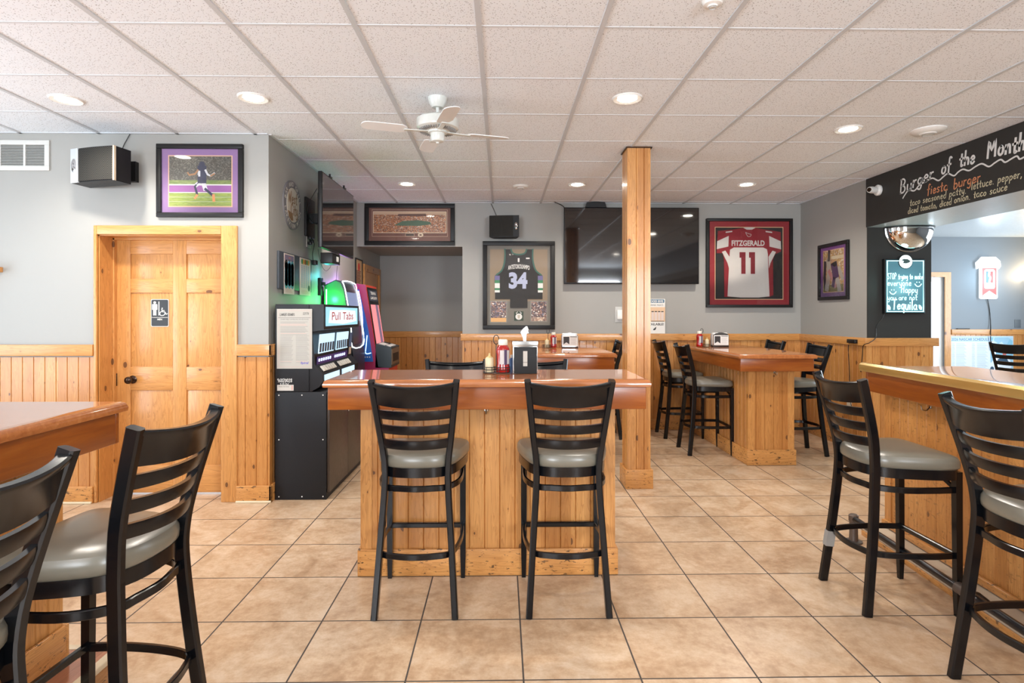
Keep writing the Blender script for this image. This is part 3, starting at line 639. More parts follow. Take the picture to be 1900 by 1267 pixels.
# ================================================================ lettering helpers
GL = {  # one-line handwriting: strokes in a box, baseline 0, x-height .5, ascender 1
 'a': (.5, [[(.42,.42),(.25,.5),(.06,.36),(.06,.12),(.22,0),(.4,.14),(.42,.45),(.42,.12),(.5,0)]]),
 'b': (.48, [[(.06,1),(.06,0),(.3,0),(.44,.2),(.34,.46),(.18,.48),(.06,.34)]]),
 'c': (.42, [[(.38,.42),(.22,.5),(.06,.3),(.1,.06),(.25,0),(.4,.1)]]),
 'd': (.5, [[(.42,.4),(.2,.5),(.05,.25),(.18,0),(.36,.06),(.42,.3)],[(.42,1),(.42,0)]]),
 'e': (.44, [[(.06,.26),(.38,.3),(.34,.46),(.2,.5),(.06,.3),(.12,.04),(.26,0),(.4,.1)]]),
 'f': (.38, [[(.38,.9),(.26,1),(.16,.85),(.15,0),(.14,-.15)],[(0,.48),(.34,.5)]]),
 'g': (.48, [[(.4,.42),(.2,.5),(.06,.28),(.18,.06),(.36,.14),(.41,.45),(.4,-.15),(.28,-.34),(.08,-.26)]]),
 'h': (.48, [[(.07,1),(.06,0)],[(.06,.28),(.2,.48),(.34,.46),(.4,.3),(.4,0)]]),
 'i': (.2, [[(.09,.5),(.09,0)],[(.09,.7),(.1,.74)]]),
 'k': (.44, [[(.07,1),(.07,0)],[(.36,.5),(.08,.22),(.4,0)]]),
 'l': (.2, [[(.08,1),(.08,.05),(.16,0)]]),
 'm': (.7, [[(.06,.5),(.06,0)],[(.06,.3),(.18,.48),(.3,.42),(.32,0)],[(.32,.3),(.44,.48),(.57,.42),(.6,0)]]),
 'n': (.48, [[(.06,.5),(.06,0)],[(.06,.28),(.2,.48),(.34,.44),(.4,0)]]),
 'o': (.48, [[(.24,.5),(.07,.36),(.07,.12),(.22,0),(.38,.1),(.41,.34),(.28,.49),(.22,.5)]]),
 'p': (.48, [[(.08,.5),(.06,-.36)],[(.08,.32),(.22,.5),(.4,.4),(.38,.12),(.22,0),(.08,.1)]]),
 'q': (.48, [[(.4,.42),(.2,.5),(.06,.28),(.16,.02),(.34,.08),(.4,.4)],[(.41,.5),(.41,-.36)]]),
 'r': (.36, [[(.07,.5),(.07,0)],[(.07,.28),(.18,.46),(.34,.48)]]),
 's': (.4, [[(.36,.43),(.2,.5),(.08,.38),(.2,.26),(.34,.14),(.22,0),(.05,.06)]]),
 't': (.36, [[(.17,.85),(.16,.1),(.22,0),(.32,.05)],[(0,.52),(.34,.54)]]),
 'u': (.48, [[(.06,.5),(.07,.14),(.2,0),(.34,.08),(.41,.3)],[(.41,.5),(.42,0)]]),
 'v': (.42, [[(.03,.5),(.2,0),(.38,.5)]]),
 'w': (.6, [[(.03,.5),(.15,0),(.29,.4),(.42,0),(.56,.5)]]),
 'x': (.42, [[(.05,.5),(.36,0)],[(.36,.5),(.04,0)]]),
 'y': (.46, [[(.05,.5),(.1,.14),(.24,.04),(.38,.2)],[(.41,.5),(.38,-.2),(.24,-.36),(.08,-.28)]]),
 'z': (.42, [[(.05,.48),(.36,.5),(.05,0),(.38,.02)]]),
 'B': (.6, [[(.08,1),(.08,0)],[(.02,.98),(.3,1),(.46,.8),(.34,.56),(.1,.53),(.4,.46),(.52,.22),(.38,.02),(.06,0)]]),
 'M': (.8, [[(.06,0),(.1,1),(.36,.4),(.62,1),(.68,0)]]),
 'H': (.62, [[(.08,1),(.06,0)],[(.5,1),(.48,0)],[(.06,.5),(.5,.52)]]),
 'T': (.62, [[(0,.98),(.6,1)],[(.3,1),(.28,0)]]),
 'S': (.52, [[(.46,.86),(.28,1),(.08,.8),(.24,.54),(.44,.32),(.3,.02),(.04,.12)]]),
 'L': (.5, [[(.08,1),(.06,.04),(.24,0),(.46,.03)]]),
 'A': (.6, [[(.02,0),(.28,1),(.54,0)],[(.12,.36),(.46,.38)]]),
 'N': (.6, [[(.06,0),(.08,1),(.46,0),(.5,1)]]),
 'G': (.6, [[(.5,.84),(.3,1),(.08,.7),(.1,.2),(.3,0),(.5,.16),(.52,.44),(.32,.42)]]),
 'E': (.5, [[(.46,1),(.08,.98),(.06,0),(.48,.02)],[(.07,.52),(.38,.53)]]),
 'R': (.58, [[(.08,0),(.08,1),(.34,.98),(.46,.76),(.32,.54),(.1,.5),(.5,0)]]),
 'O': (.62, [[(.3,1),(.08,.74),(.08,.24),(.28,0),(.5,.22),(.52,.74),(.32,1)]]),
 'U': (.6, [[(.06,1),(.08,.2),(.28,0),(.48,.2),(.5,1)]]),
 'D': (.6, [[(.08,0),(.08,1),(.34,.94),(.52,.5),(.34,.06),(.08,0)]]),
 'W': (.8, [[(.02,1),(.18,0),(.38,.8),(.56,0),(.74,1)]]), 'C': (.55, [[(.48,.86),(.3,1),(.08,.7),(.08,.3),(.28,0),(.5,.14)]]),
 'P': (.55, [[(.08,0),(.08,1),(.36,.96),(.48,.74),(.34,.5),(.1,.46)]]),
 '9': (.5, [[(.42,.8),(.24,1),(.08,.76),(.22,.52),(.42,.7),(.36,0)]]), '6': (.5, [[(.4,.98),(.12,.5),(.1,.14),(.26,0),(.42,.2),(.3,.44),(.1,.32)]]),
 '0': (.5, [[(.25,1),(.08,.7),(.08,.25),(.24,0),(.42,.25),(.42,.75),(.26,1)]]), '2': (.5, [[(.08,.8),(.25,1),(.42,.78),(.06,0),(.44,.02)]]),
 '8': (.5, [[(.25,.54),(.08,.76),(.25,1),(.42,.76),(.25,.54),(.06,.26),(.25,0),(.44,.26),(.25,.54)]]), '3': (.5, [[(.08,.94),(.38,.96),(.2,.58),(.44,.34),(.26,0),(.05,.1)]]),
 '/': (.4, [[(.02,-.1),(.36,1.05)]]), '.': (.24, [[(.1,0),(.12,.03)]]), ',': (.24, [[(.14,.08),(.06,-.16)]]), ' ': (.34, []), '1': (.3, [[(.05,.8),(.16,1),(.16,0)]]), '5': (.5, [[(.4,1),(.1,.98),(.1,.56),(.34,.54),(.42,.2),(.2,0),(.05,.08)]]), '7': (.5, [[(.05,1),(.44,1),(.16,0)]]),
}
def hand(mb, s, x, z, h, m, y=-.001, width=None, slant=.06, stroke=.08, rise=0.0, seed=1, th=.0012):
    """handwritten line: rounded strokes lying on the local x-z plane"""
    rnd = random.Random(seed); adv = sum(GL[c][0]+.1 for c in s); sx = (width/adv) if width else h
    cx = x
    for c in s:
        wd, strokes = GL[c]; jy = (rnd.random()-.5)*.07*h; js = 1+(rnd.random()-.5)*.1
        for st in strokes:
            pts = [Vector((cx+(a+slant*b)*sx, 0, z+jy+b*h*js+rise*(cx-x))) for a, b in st]
            pts = smoothline(pts, 3) if len(pts) > 2 else pts
            ribbon(mb, pts, stroke*h, m, y, th)
        cx += (wd+.1)*sx
def ribbon(mb, pts, wid, m, y=-.001, th=.0012):
    n = len(pts); L_, R_ = [], []
    for i, p in enumerate(pts):
        t = (pts[min(i+1, n-1)]-pts[max(i-1, 0)]); t.y = 0
        if t.length < 1e-6: t = Vector((1, 0, 0))
        t.normalize(); q = Vector((-t.z, 0, t.x))*wid/2
        e = t*(wid*.35)*(-1 if i == 0 else (1 if i == n-1 else 0))
        L_.append(p+q+e); R_.append(p-q+e)
    vs = [(a.x, y, a.z) for a in L_]+[(a.x, y, a.z) for a in R_]
    mb.add(vs, [(i, i+1, n+i+1, n+i) for i in range(n-1)], m)
    vs2 = vs+[(a[0], y+th, a[2]) for a in vs]; k = 2*n
    mb.add(vs2, [(i, k+i, k+i+1, i+1) for i in range(n-1)]+[(n+i, n+i+1, k+n+i+1, k+n+i) for i in range(n-1)], m)
_tc = {}
def txt(mb, s, x, z, h, m, y=-.001, align='C', width=None, shear=0.0, bold=0.0, arc=None):
    """printed lettering with the built-in typeface, h = cap height"""
    key = (s, bold)
    if key not in _tc:
        cu = bpy.data.curves.new('lettering', 'FONT'); cu.body = s; cu.size = 1; cu.offset = bold; cu.resolution_u = 3
        o = bpy.data.objects.new('lettering', cu); COL.objects.link(o)
        dg = bpy.context.evaluated_depsgraph_get(); me = bpy.data.meshes.new_from_object(o.evaluated_get(dg))
        V = [v.co.copy() for v in me.vertices]; Fc = [tuple(p.vertices) for p in me.polygons]
        bpy.data.objects.remove(o); bpy.data.curves.remove(cu); bpy.data.meshes.remove(me)
        xs = [v.x for v in V] or [0]; _tc[key] = (V, Fc, min(xs), max(xs))
    V, Fc, a, b = _tc[key]; sc = h/.70; sx = sc if width is None else width/max(b-a, .01); W = (b-a)*sx
    ox = {'C': -W/2, 'L': 0, 'R': -W}[align]; vs = []
    for v in V:
        lx = (v.x-a)*sx+ox; lz = v.y*sc
        if arc: lz += arc*(1-(2*lx/W)**2)
        vs.append((x+lx+shear*lz, y, z+lz))
    mb.add(vs, [f if True else f for f in Fc], m)
def place(root, M=None): return root
def speckle(name, pts, scale=60, stretch=(1, 1, 1), rough=.35, dist=1.0):
    if name in MATS: return MATS[name]
    m = NT(name); vo = m.n('ShaderNodeTexVoronoi'); m.put(vo.inputs['Vector'], m.coord(stretch)); vo.inputs['Scale'].default_value = scale
    c = m.ramp(m.sep(vo.outputs['Color'])[0], pts); n = m.noise(m.coord(), 9, 3)
    c = m.mix(m.math('MULTIPLY', n, .25), c, (.3, .2, .12)); MATS[name] = m.set(color=c, rough=rough); return MATS[name]
def glass():
    if 'picture_glass' in MATS: return MATS['picture_glass']
    m = NT('picture_glass'); t = m.n('ShaderNodeBsdfTransparent'); g = m.n('ShaderNodeBsdfGlossy'); g.inputs['Roughness'].default_value = .03
    fr = m.n('ShaderNodeFresnel'); fr.inputs[0].default_value = 1.45; mx = m.n('ShaderNodeMixShader')
    m.put(mx.inputs[0], fr.outputs[0]); m.put(mx.inputs[1], t.outputs[0]); m.put(mx.inputs[2], g.outputs[0]); m.t.links.new(mx.outputs[0], m.out.inputs[0])
    MATS['picture_glass'] = m.m; return m.m
def frame(parent, w_, h_, fw, m=BLACKM, depth=.028, inner=None, innerw=.008):
    """moulding around a rectangle centred on the origin; back at y=0"""
    mb = MB(); a, b = w_/2, h_/2
    for x0, z0, x1, z1 in ((-a, -b, a, -b+fw), (-a, b-fw, a, b), (-a, -b+fw, -a+fw, b-fw), (a-fw, -b+fw, a, b-fw)): mb.box((x0, -depth, z0), (x1, 0, z1), m, .004)
    mb.build('frame', parent)
    mb = MB(); quadp(mb, -a+fw, -b+fw, a-fw, b-fw, glass(), -min(depth-.003, .040 if depth > .04 else .0255)); mb.build('glass', parent)
def quadp(mb, x0, z0, x1, z1, m, y): mb.add([(x0, y, z0), (x1, y, z0), (x1, y, z1), (x0, y, z1)], [(0, 1, 2, 3)], m)
def slab(mb, x0, z0, x1, z1, m, y, t=.004): mb.box((x0, y, z0), (x1, y+t, z1), m)
def wallspot(px0, py0, px1, py1, plane='Y', val=YB):
    f = atY if plane == 'Y' else atX
    a, b = f(px0, py0, val), f(px1, py1, val)
    c = (a+b)/2; w_ = abs(b.x-a.x) if plane == 'Y' else abs(b.y-a.y); return c, w_, abs(a.z-b.z)
RZ = {'Y': 0, 'side': PI/2, 'right': -PI/2}
CR = (.70, .58, .42)

# ================================================================ DOOR WALL
c, w_, h_ = wallspot(-45, 260, 93, 317, 'Y', YL)
t = thing('wall_vent', 'white louvred return air vent high on the grey wall', 'vent', (c.x, YL, c.z))
VW = flat('vent_white', (.60, .60, .57), .4)
mb = MB(); a, b = w_/2, h_/2
for x0, z0, x1, z1 in ((-a, -b, a, -b+.035), (-a, b-.035, a, b), (-a, -b+.035, -a+.035, b-.035), (a-.035, -b+.035, a, b-.035)): mb.box((x0, -.012, z0), (x1, 0, z1), VW, .002)
for k in (1, 2): xx = -a+k*2*a/3; mb.box((xx-.008, -.010, -b+.035), (xx+.008, 0, b-.035), VW)
mb.build('vent_frame', t)
mb = MB()
n = 13
for k in range(n):
    z = -b+.042+(h_-.084)*k/(n-1); mb.add([(-a+.03, -.009, z-.006), (a-.03, -.009, z-.006), (a-.03, -.001, z+.002), (-a+.03, -.001, z+.002)], [(0, 1, 2, 3)], VW)
quadp(mb, -a+.03, -b+.03, a-.03, b-.03, flat('vent_dark', (.10, .10, .09), .8), -.0005); mb.build('louvres', t)
# big wall speaker
def speaker(label, pts, z0, z1, rot=False):
    """pts: plan corners left-front, right-front, right-back, left-back in world x,y"""
    C_ = sum((Vector((*p, 0)) for p in pts), Vector())/4; t = thing('wall_speaker', label, 'speaker', (C_.x, C_.y, z0)); P = [Vector((p[0]-C_.x, p[1]-C_.y)) for p in pts]; hh = z1-z0
    f0, f1, b1, b0 = P; nrm = Vector((f1.y-f0.y, -(f1.x-f0.x))).normalized()
    arc = [f0+(f1-f0)*k/10+nrm*.012*math.sin(PI*k/10) for k in range(11)]
    mb = MB(); mb.prismz([tuple(p) for p in arc]+[tuple(b1), tuple(b0)], 0, hh, BLACKM); mb.build('cabinet', t)
    gm = MATS.get('speaker_grille')
    if not gm:
        m = NT('speaker_grille'); v = m.n('ShaderNodeTexChecker'); m.put(v.inputs[0], m.coord((1, 1, 1))); v.inputs['Scale'].default_value = 160
        gm = MATS['speaker_grille'] = m.set(color=m.mix(v.outputs[1], (.012, .012, .012), (.045, .043, .038)), rough=.75, spec=.12)
    return t, P, arc, nrm, hh, gm
q = [atY(133, 344, 4.24), atY(212, 338, 4.13), atY(243, 345, 4.27), atY(168, 352, 4.395)]
zb = 1.42+.943; pts = [(p.x, p.y) for p in q]
t, P, arc, nrm, hh, gm = speaker('large black wall speaker with silver end cap hung beside the football picture', pts, zb, zb+.245)
mb = MB(); g2 = [p+nrm*.006 for p in arc[2:]]; mb.prismz([tuple(p) for p in arc[2:]]+[tuple(p) for p in g2[::-1]], .008, hh-.008, gm); mb.build('grille', t)
mb = MB(); g2 = [p+nrm*.009 for p in arc[:3]]; mb.prismz([tuple(p) for p in arc[:3]]+[tuple(p) for p in g2[::-1]], .0, hh, flat('silver_cap', (.62, .66, .70), .3, metal=.4)); mb.build('end_cap', t)
mb = MB(); s_ = arc[-1]; d_ = (P[2]-P[1]).normalized(); k_ = (P[1]-P[0]).normalized(); mb.prismz([tuple(s_-k_*.006+nrm*.008), tuple(s_+k_*.004+nrm*.006), tuple(s_+d_*.012+k_*.003), tuple(s_)], 0, hh, flat('cream_strip', (.62, .50, .36), .4)); mb.build('edge_strip', t)
mb = MB(); mm = arc[1]+nrm*.008; mb.lathe([(0, 0), (.03, 0), (.032, .006), (.016, .012), (0, .006)], (0, 0, 0), CHROME, 18, 'y')
mb.build('tweeter', t, M=Matrix.Translation((mm.x, mm.y, hh*.5)) @ Matrix.Rotation(math.atan2(nrm.x, -nrm.y)+PI, 4, 'Z') @ Matrix.Diagonal((.7, 1, 1.5, 1)))
mb = MB(); mb.box((.04, .13, .05), (.16, YL-t.location.y, .2), BLACKM); mb.build('wall_bracket', t)
mb = MB(); p0 = atY(226, 281, 4.40); p1 = atY(241, 250, 4.42)
mb.tube(smoothline([p0, (p0.x+.005, 4.415, p0.z+.05), (p1.x-.03, 4.42, p1.z-.05), (p1.x, 4.42, H-.008)], 5), .003, CORD, 6); tag(mb.build('speaker_wire'), 'thin black wire from the large wall speaker up to the ceiling', 'wire')

def player(mb, cx, cz, s, y):
    """running player seen small in a framed photo (cx,cz hip point, s = scale)"""
    NAVY, WH, SK, OR = flat('photo_navy', (.03, .035, .08), .4), flat('photo_white', (.75, .74, .76), .4), flat('photo_skin', (.45, .22, .10), .4), flat('photo_orange', (.85, .33, .12), .4)
    def R(pts, w_, m, k): ribbon(mb, [Vector((cx+a*s, 0, cz+b*s)) for a, b in pts], w_*s, m, y-k*.0001, .0001)
    R([(-.02, -.02), (-.26, -.22)], .17, WH, 1); R([(-.26, -.22), (-.30, -.26), (-.20, -.62)], .10, NAVY, 2); R([(-.20, -.66), (-.30, -.80)], .10, OR, 3)
    R([(.06, -.02), (.17, -.38)], .20, WH, 1); R([(.17, -.38), (.50, -.66)], .11, NAVY, 2); R([(.54, -.66), (.56, -.92)], .12, OR, 3)
    R([(.02, .55), (.02, .02)], .40, NAVY, 3); R([(-.16, .48), (-.30, .30), (-.56, .26), (-.62, .36)], .08, SK, 4); R([(.18, .48), (.28, .28), (.42, .22), (.58, .34)], .09, WH, 4); R([(.42, .22), (.58, .32)], .07, SK, 5)
    mb.prism([(cx+(a-.0)*s*1, cz+b*s) for a, b in disc(0.02, .74, .14, 14)], y-.0006, y-.0001, NAVY)
    R([(-.10, .42), (-.10, .22)], .09, WH, 6); R([(-.26, -.20), (-.05, -.02)], .03, NAVY, 6)
c, w_, h_ = wallspot(293, 268, 453, 404, 'Y', YL)
t = thing('framed_photo', 'framed photo of a running football player with purple mat above the door', 'picture', (c.x, YL, c.z)); frame(t, w_, h_, .036)
mb = MB(); PUR = flat('purple_mat', (.33, .19, .40), .6); slab(mb, -w_/2+.02, -h_/2+.02, w_/2-.02, h_/2-.02, PUR, -.010, .006); mb.build('mat_board', t)
mb = MB(); X0, X1, Zt, Zb = -w_*.36, w_*.36, h_*.335, -h_*.345
slab(mb, X0-.008, Zb-.008, X1+.008, Zt+.008, flat('peach_line', (.80, .50, .34), .5), -.011, .001)
y = -.0115; GR, GR2 = speckle('turf', [(.3, (.25, .36, .06)), (.7, (.36, .46, .09))], 30, (1, 1, 6)), speckle('turf_dim', [(.3, (.16, .26, .06)), (.7, (.26, .34, .10))], 30, (1, 1, 6))
hh = Zt-Zb
def zz(f): return Zt-hh*f
quadp(mb, X0, zz(.48), X1, Zt, speckle('dark_stand', [(.3, (.05, .055, .05)), (.7, (.10, .105, .095)), (.95, (.2, .2, .17))], 140), y)
quadp(mb, X0, zz(.56), X1, zz(.48), GR2, y); quadp(mb, X0, zz(.585), X1, zz(.56), PAPER, y); quadp(mb, X0, zz(.72), X1, zz(.585), flat('end_zone_purple', (.35, .12, .38), .5), y)
quadp(mb, X0, zz(.735), X1, zz(.72), PAPER, y); quadp(mb, X0, Zb, X1, zz(.735), GR, y); quadp(mb, X0, zz(.822), X1, zz(.818), PAPER, y-.0001); quadp(mb, X0, zz(.912), X1, zz(.908), PAPER, y-.0001)
player(mb, X0+(X1-X0)*.52, zz(.49), hh*.44, y-.0003)
txt(mb, '8', X0+(X1-X0)*.475, zz(.38), hh*.07, PAPER, y-.0015)
mb.build('photo', t)
# men sign on the door
c, w_, h_ = wallspot(280.5, 555, 313.5, 606, 'Y', JY)
t = thing('restroom_sign', 'black restroom sign with man and wheelchair symbols reading MEN', 'sign', (c.x, JY, c.z))
mb = MB(); mb.prism(rrect(-w_/2, -h_/2, w_/2, h_/2, .012), -.003, 0, flat('sign_cream', (.74, .70, .62), .5)); mb.build('plate', t)
mb = MB(); mb.prism(rrect(-w_/2+.0045, -h_/2+.0045, w_/2-.0045, h_/2-.0045, .009), -.0045, -.003, flat('sign_black', (.02, .022, .025), .45)); mb.build('sign_face', t)
mb = MB(); SG = flat('sign_symbol', (.78, .75, .68), .5); X = lambda f: -w_/2+w_*f; Z = lambda f: h_/2-h_*f; y = -.0052; u = w_
mb.prism(disc(X(.22), Z(.125), .075*u, 14), y, y+.0006, SG); mb.prism(rrect(X(.07), Z(.38), X(.37), Z(.18), .04*u, 3), y, y+.0006, SG)
for a, b, c_, d in ((.07, .385, .125, .25), (.315, .385, .37, .25), (.135, .59, .21, .3), (.235, .59, .31, .3)): slab(mb, X(a), Z(b), X(c_), Z(d), SG, y-.0001, .0006)
for xx in (.13, .31): quadp(mb, X(xx-.007), Z(.38), X(xx+.007), Z(.25), flat('sign_black', (.02, .022, .025), .45), y-.0002)
slab(mb, X(.43), Z(.59), X(.48), Z(.09), SG, y, .0006); slab(mb, X(.05), Z(.672), X(.95), Z(.66), SG, y, .0006)
mb.prism(disc(X(.64), Z(.33), .035*u, 10), y, y+.0006, SG)
V = lambda l: [Vector((X(a), 0, Z(b))) for a, b in l]
ribbon(mb, V([(.62, .36), (.64, .46), (.78, .46), (.87, .55), (.93, .53)]), .05*u, SG, y, .0006); ribbon(mb, V([(.63, .41), (.76, .41)]), .03*u, SG, y, .0006)
ribbon(mb, smoothline(V([(.58, .45), (.50, .52), (.55, .585), (.66, .595), (.77, .56), (.79, .5)]), 4), .04*u, SG, y, .0006)
txt(mb, 'MEN', 0, Z(.765), h_*.062, SG, y, bold=.02); mb.build('symbols', t)
# end of a small wooden shelf at the picture edge
c, w_, h_ = wallspot(-60, 495, 6, 507, 'Y', YL)
t = thing('wall_shelf', 'small pine wall shelf cut off by the picture edge', 'shelf', (c.x, YL, c.z)); mb = MB(); mb.box((-w_/2, -.12, -.018), (w_/2, 0, .022), PINE_X, .004); mb.build('board', t)
mb = MB(); mb.box((-w_/2+.02, -.09, -.09), (-w_/2+.04, 0, -.018), PINE_X, .003); mb.build('bracket', t)

# ================================================================ SIDE WALL (local x = +Y, out = +X)
def side(name, label, cat, y, z, group=None, x=XS): return thing(name, label, cat, (x, y, z), PI/2, group)
a, b = atX(526, 380, XS), atX(554.5, 380, XS); p = atX(540, 380.5, XS); r = (b.y-a.y)/2
t = side('round_plaque', 'round white plaque with curved lettering on the side wall', 'wall sign', (a.y+b.y)/2, p.z); r = .205
PB, PW = flat('plaque_grey', (.20, .19, .20), .5), flat('plaque_white', (.62, .56, .48), .5)
mb = MB(); mb.prism(disc(0, 0, r, 48), -.012, 0, PB); mb.build('disc', t)
mb = MB(); mb.prism(disc(0, 0, r*.70, 40), -.015, -.0121, PW); mb.build('inner_disc', t)
mb = MB(); LT = flat('plaque_lettering', (.72, .68, .62), .5); BRN = flat('plaque_brown', (.28, .17, .09), .5)
hand(mb, 'West', -.115, .01, .10, BRN, -.0165, width=.21, stroke=.11, rise=.06, seed=3); hand(mb, 'City', -.06, -.085, .10, BRN, -.0165, width=.17, stroke=.11, rise=.06, seed=4)
mb.prism([(-.13, -.06), (-.02, -.07), (.0, -.13), (-.05, -.135), (-.10, -.11)], -.0164, -.0155, BRN)
def arc_text(s, rad, a0, a1, h_, flip):
    for k, ch in enumerate(s):
        if ch == ' ': continue
        an = math.radians(a0+(a1-a0)*k/(len(s)-1)); tm = MB(); txt(tm, ch, 0, -h_/2, h_, LT, 0, bold=.02)
        rot = an-PI/2 if not flip else an+PI/2
        vs = [(rad*math.cos(an)+v[0]*math.cos(rot)-v[2]*math.sin(rot), -.0126, rad*math.sin(an)+v[0]*math.sin(rot)+v[2]*math.cos(rot)) for v in tm.v]
        mb.add(vs, tm.f, LT)
arc_text('BAR AND GRILL', r*.85, 165, 15, .034, False); arc_text('LAKEVIEW MINN', r*.85, 195, 345, .034, True)
mb.build('lettering', t)
# TV on the side wall
TX = -1.49; y0, y1 = atX(597.5, 400, TX).y, atX(656, 400, TX).y; z1, z0 = atX(598, 317, TX).z, atX(595.5, 458, TX).z
t = side('television', 'black television on a swing arm above the gaming cabinets', 'television', (y0+y1)/2, z0, x=TX); W = y1-y0; hh = z1-z0
SCR = NT('tv_screen').set(color=(.012, .010, .010), rough=.06, coat=.4, spec=.9); MATS['tv_screen'] = SCR
mb = MB(); mb.box((-W/2, 0, 0), (W/2, .035, hh), BLACK, .006); mb.box((-W/2+.1, .035, .06), (W/2-.1, .07, hh*.75), BLACK, .006); mb.build('housing', t)
mb = MB(); mb.box((-W/2+.012, -.0015, .018), (W/2-.012, .0, hh-.012), SCR); mb.build('screen', t)
mb = MB(); yy = TX-XS; mb.box((-.22, .07, .2), (.22, .085, .45), BLACKM); mb.box((-.04, .085, .28), (.04, yy-.02, .36), BLACKM); mb.box((-.12, yy-.02, .15), (.12, yy-.0005, .5), BLACKM, .003); mb.build('wall_mount', t)
mb = MB()
for a in (-.25, .2): mb.box((a-.03, -.002, hh), (a+.03, .03, hh+.012), BLACK); mb.box((a-.004, .005, hh+.012), (a+.004, .02, hh+.035), BLACK)
mb.build('top_clips', t)
mb = MB(); mb.box((-.14, .02, -.10), (.10, .13, -.003), BLACKM, .006); mb.box((-.03, .014, -.075), (.03, .019, -.03), PAPER); mb.build('cable_box', t)
# two pull-tab flare cards on a black board
y0, y1 = atX(513.5, 500, XS).y, atX(574.6, 500, XS).y
t = side('notice_board', 'black board with two paper game strips on the side wall', 'notice board', (y0+y1)/2, 1.77); W = y1-y0
mb = MB(); mb.box((-W/2, -.018, -.15), (W/2, 0, .15), flat('board_slate', (.05, .06, .075), .5), .003); mb.build('board', t)
def strip(px0, px1, pyt, pyb, name, label, kind):
    u0, u1 = atX(px0, 500, XS).y, atX(px1, 500, XS).y; zt, zb_ = atX(px0, pyt, XS).z, atX(px0, pyb, XS).z
    s = side('game_card', label, 'paper strip', (u0+u1)/2, (zt+zb_)/2, 'pull-tab game cards on the black board', XS+.0185); w2, h2 = u1-u0, zt-zb_
    mb = MB(); mb.box((-w2/2, -.002, -h2/2), (w2/2, 0, h2/2), flat('card_cream', (.66, .55, .50), .6)); mb.build('card', s)
    mb = MB(); PK = flat('print_pink', (.55, .20, .20), .6); TE = [flat('print_teal', (.06, .25, .30), .5), flat('print_blue', (.10, .30, .45), .5), flat('print_ink', (.02, .02, .02), .5)]
    if kind == 0:
        slab(mb, -w2*.44, h2*.33, w2*.44, h2*.47, flat('print_plum', (.20, .16, .24), .5), -.003, .001); txt(mb, 'WIN', 0, h2*.38, h2*.05, PK, -.0035, bold=.02)
        for r_ in range(9):
            for q_ in range(3):
                mb.prism(disc(-w2*.3+q_*w2*.3, h2*(.24-.062*r_), w2*.16, 10), -.003, -.0021, TE[2] if (r_+q_*2) % 7 == 0 or (r_ == 1 and q_ != 1) else TE[(r_+q_) % 2])
    else:
        for q_ in range(5): mb.prism(disc(-w2*.3+q_*w2*.15, h2*.40, w2*.09, 8), -.003, -.0021, [flat('print_green', (.06, .25, .10), .5), flat('print_amber', (.65, .30, .04), .5), flat('print_brown', (.30, .08, .03), .5)][q_ % 3])
        for q_ in range(4):
            for r_ in range(18): slab(mb, -w2*.38+q_*w2*.2, h2*(.28-.034*r_), -w2*.38+q_*w2*.2+w2*.13, h2*(.28-.034*r_)+h2*.02, flat('print_slate', (.25, .33, .40), .5), -.0025, .0004)
        mb.prism(disc(w2*.34, -h2*.30, w2*.1, 10), -.003, -.0021, TE[2])
    for k in range(4): slab(mb, -w2*.36, -h2*(.38+.025*k), w2*(.2+.04*k), -h2*(.38+.025*k)+.002, PK, -.0025, .0004)
    mb.build('print', s)
strip(522.5, 541.5, 469, 545, 'a', 'paper game card with teal and black dots on the black board', 0)
strip(552, 572, 477, 547, 'b', 'paper game card with grey number columns on the black board', 1)
# outlets, cords, wall poster
p = atX(572, 447, XS); t = side('wall_outlet', 'double electrical outlet with plugs under the arm-mounted television', 'outlet', p.y, p.z)
mb = MB(); mb.box((-.06, -.006, -.06), (.06, 0, .06), flat('outlet_grey', (.45, .43, .40), .4), .003); mb.build('cover_plate', t)
for i, (a, b) in enumerate(((-.025, .025), (-.025, -.025), (.03, .0))): mb = MB(); mb.box((a-.018, -.04, b-.014), (a+.018, -.006, b+.014), BLACK, .004); mb.build('plug', t)
def cord(name, label, pts, r=.0035, n=6, m=CORD): mb = MB(); mb.tube(smoothline(pts, n), r, m, 6); return tag(mb.build(name), label, 'cord')
p = atX(572, 447, XS); A = lambda px, py, x: tuple(atX(px, py, x))
cord('looped_cord', 'black cable looping behind the arm-mounted television', [A(588, 350, XS+.05), A(574, 375, XS+.06), A(571, 395, XS+.05), A(580, 412, XS+.06), A(592, 415, XS+.07), A(597, 400, XS+.08)])
cord('plug_cord', 'black cord dropping from the outlet to a dangling adapter', [A(577, 440, XS+.04), A(583, 452, XS+.05), A(580, 470, XS+.03), A(581, 484, XS+.03)])
cord('thin_cord', 'thin grey cord hanging in a loop below the outlet', [A(590, 462, XS+.03), A(596, 490, XS+.02), A(604, 502, XS+.02), A(612, 497, XS+.02), A(616, 485, XS+.05)], .0022)
cord('thin_cord', 'thin cord running down the side wall behind the gaming cabinets', [A(628, 475, XS+.05), A(626, 492, XS+.02), A(624, 520, XS+.01), A(624, 560, XS+.01)], .0022)
p = atX(581, 487, XS+.03); t = side('power_adapter', 'small black power adapter dangling from its cord', 'adapter', p.y, p.z, x=XS+.045); mb = MB(); mb.box((-.03, -.02, -.025), (.03, .02, .02), BLACK, .004); mb.build('body', t)
p = atX(592, 533, XS); t = side('wall_outlet', 'tall black power outlet strip above the gaming cabinet in green light', 'outlet', p.y, p.z); mb = MB(); mb.box((-.04, -.03, -.08), (.04, 0, .09), BLACK, .004); mb.build('cover_plate', t)
mb = MB(); mb.box((-.018, -.06, .02), (.018, -.03, .05), BLACK, .003); mb.build('plug', t)
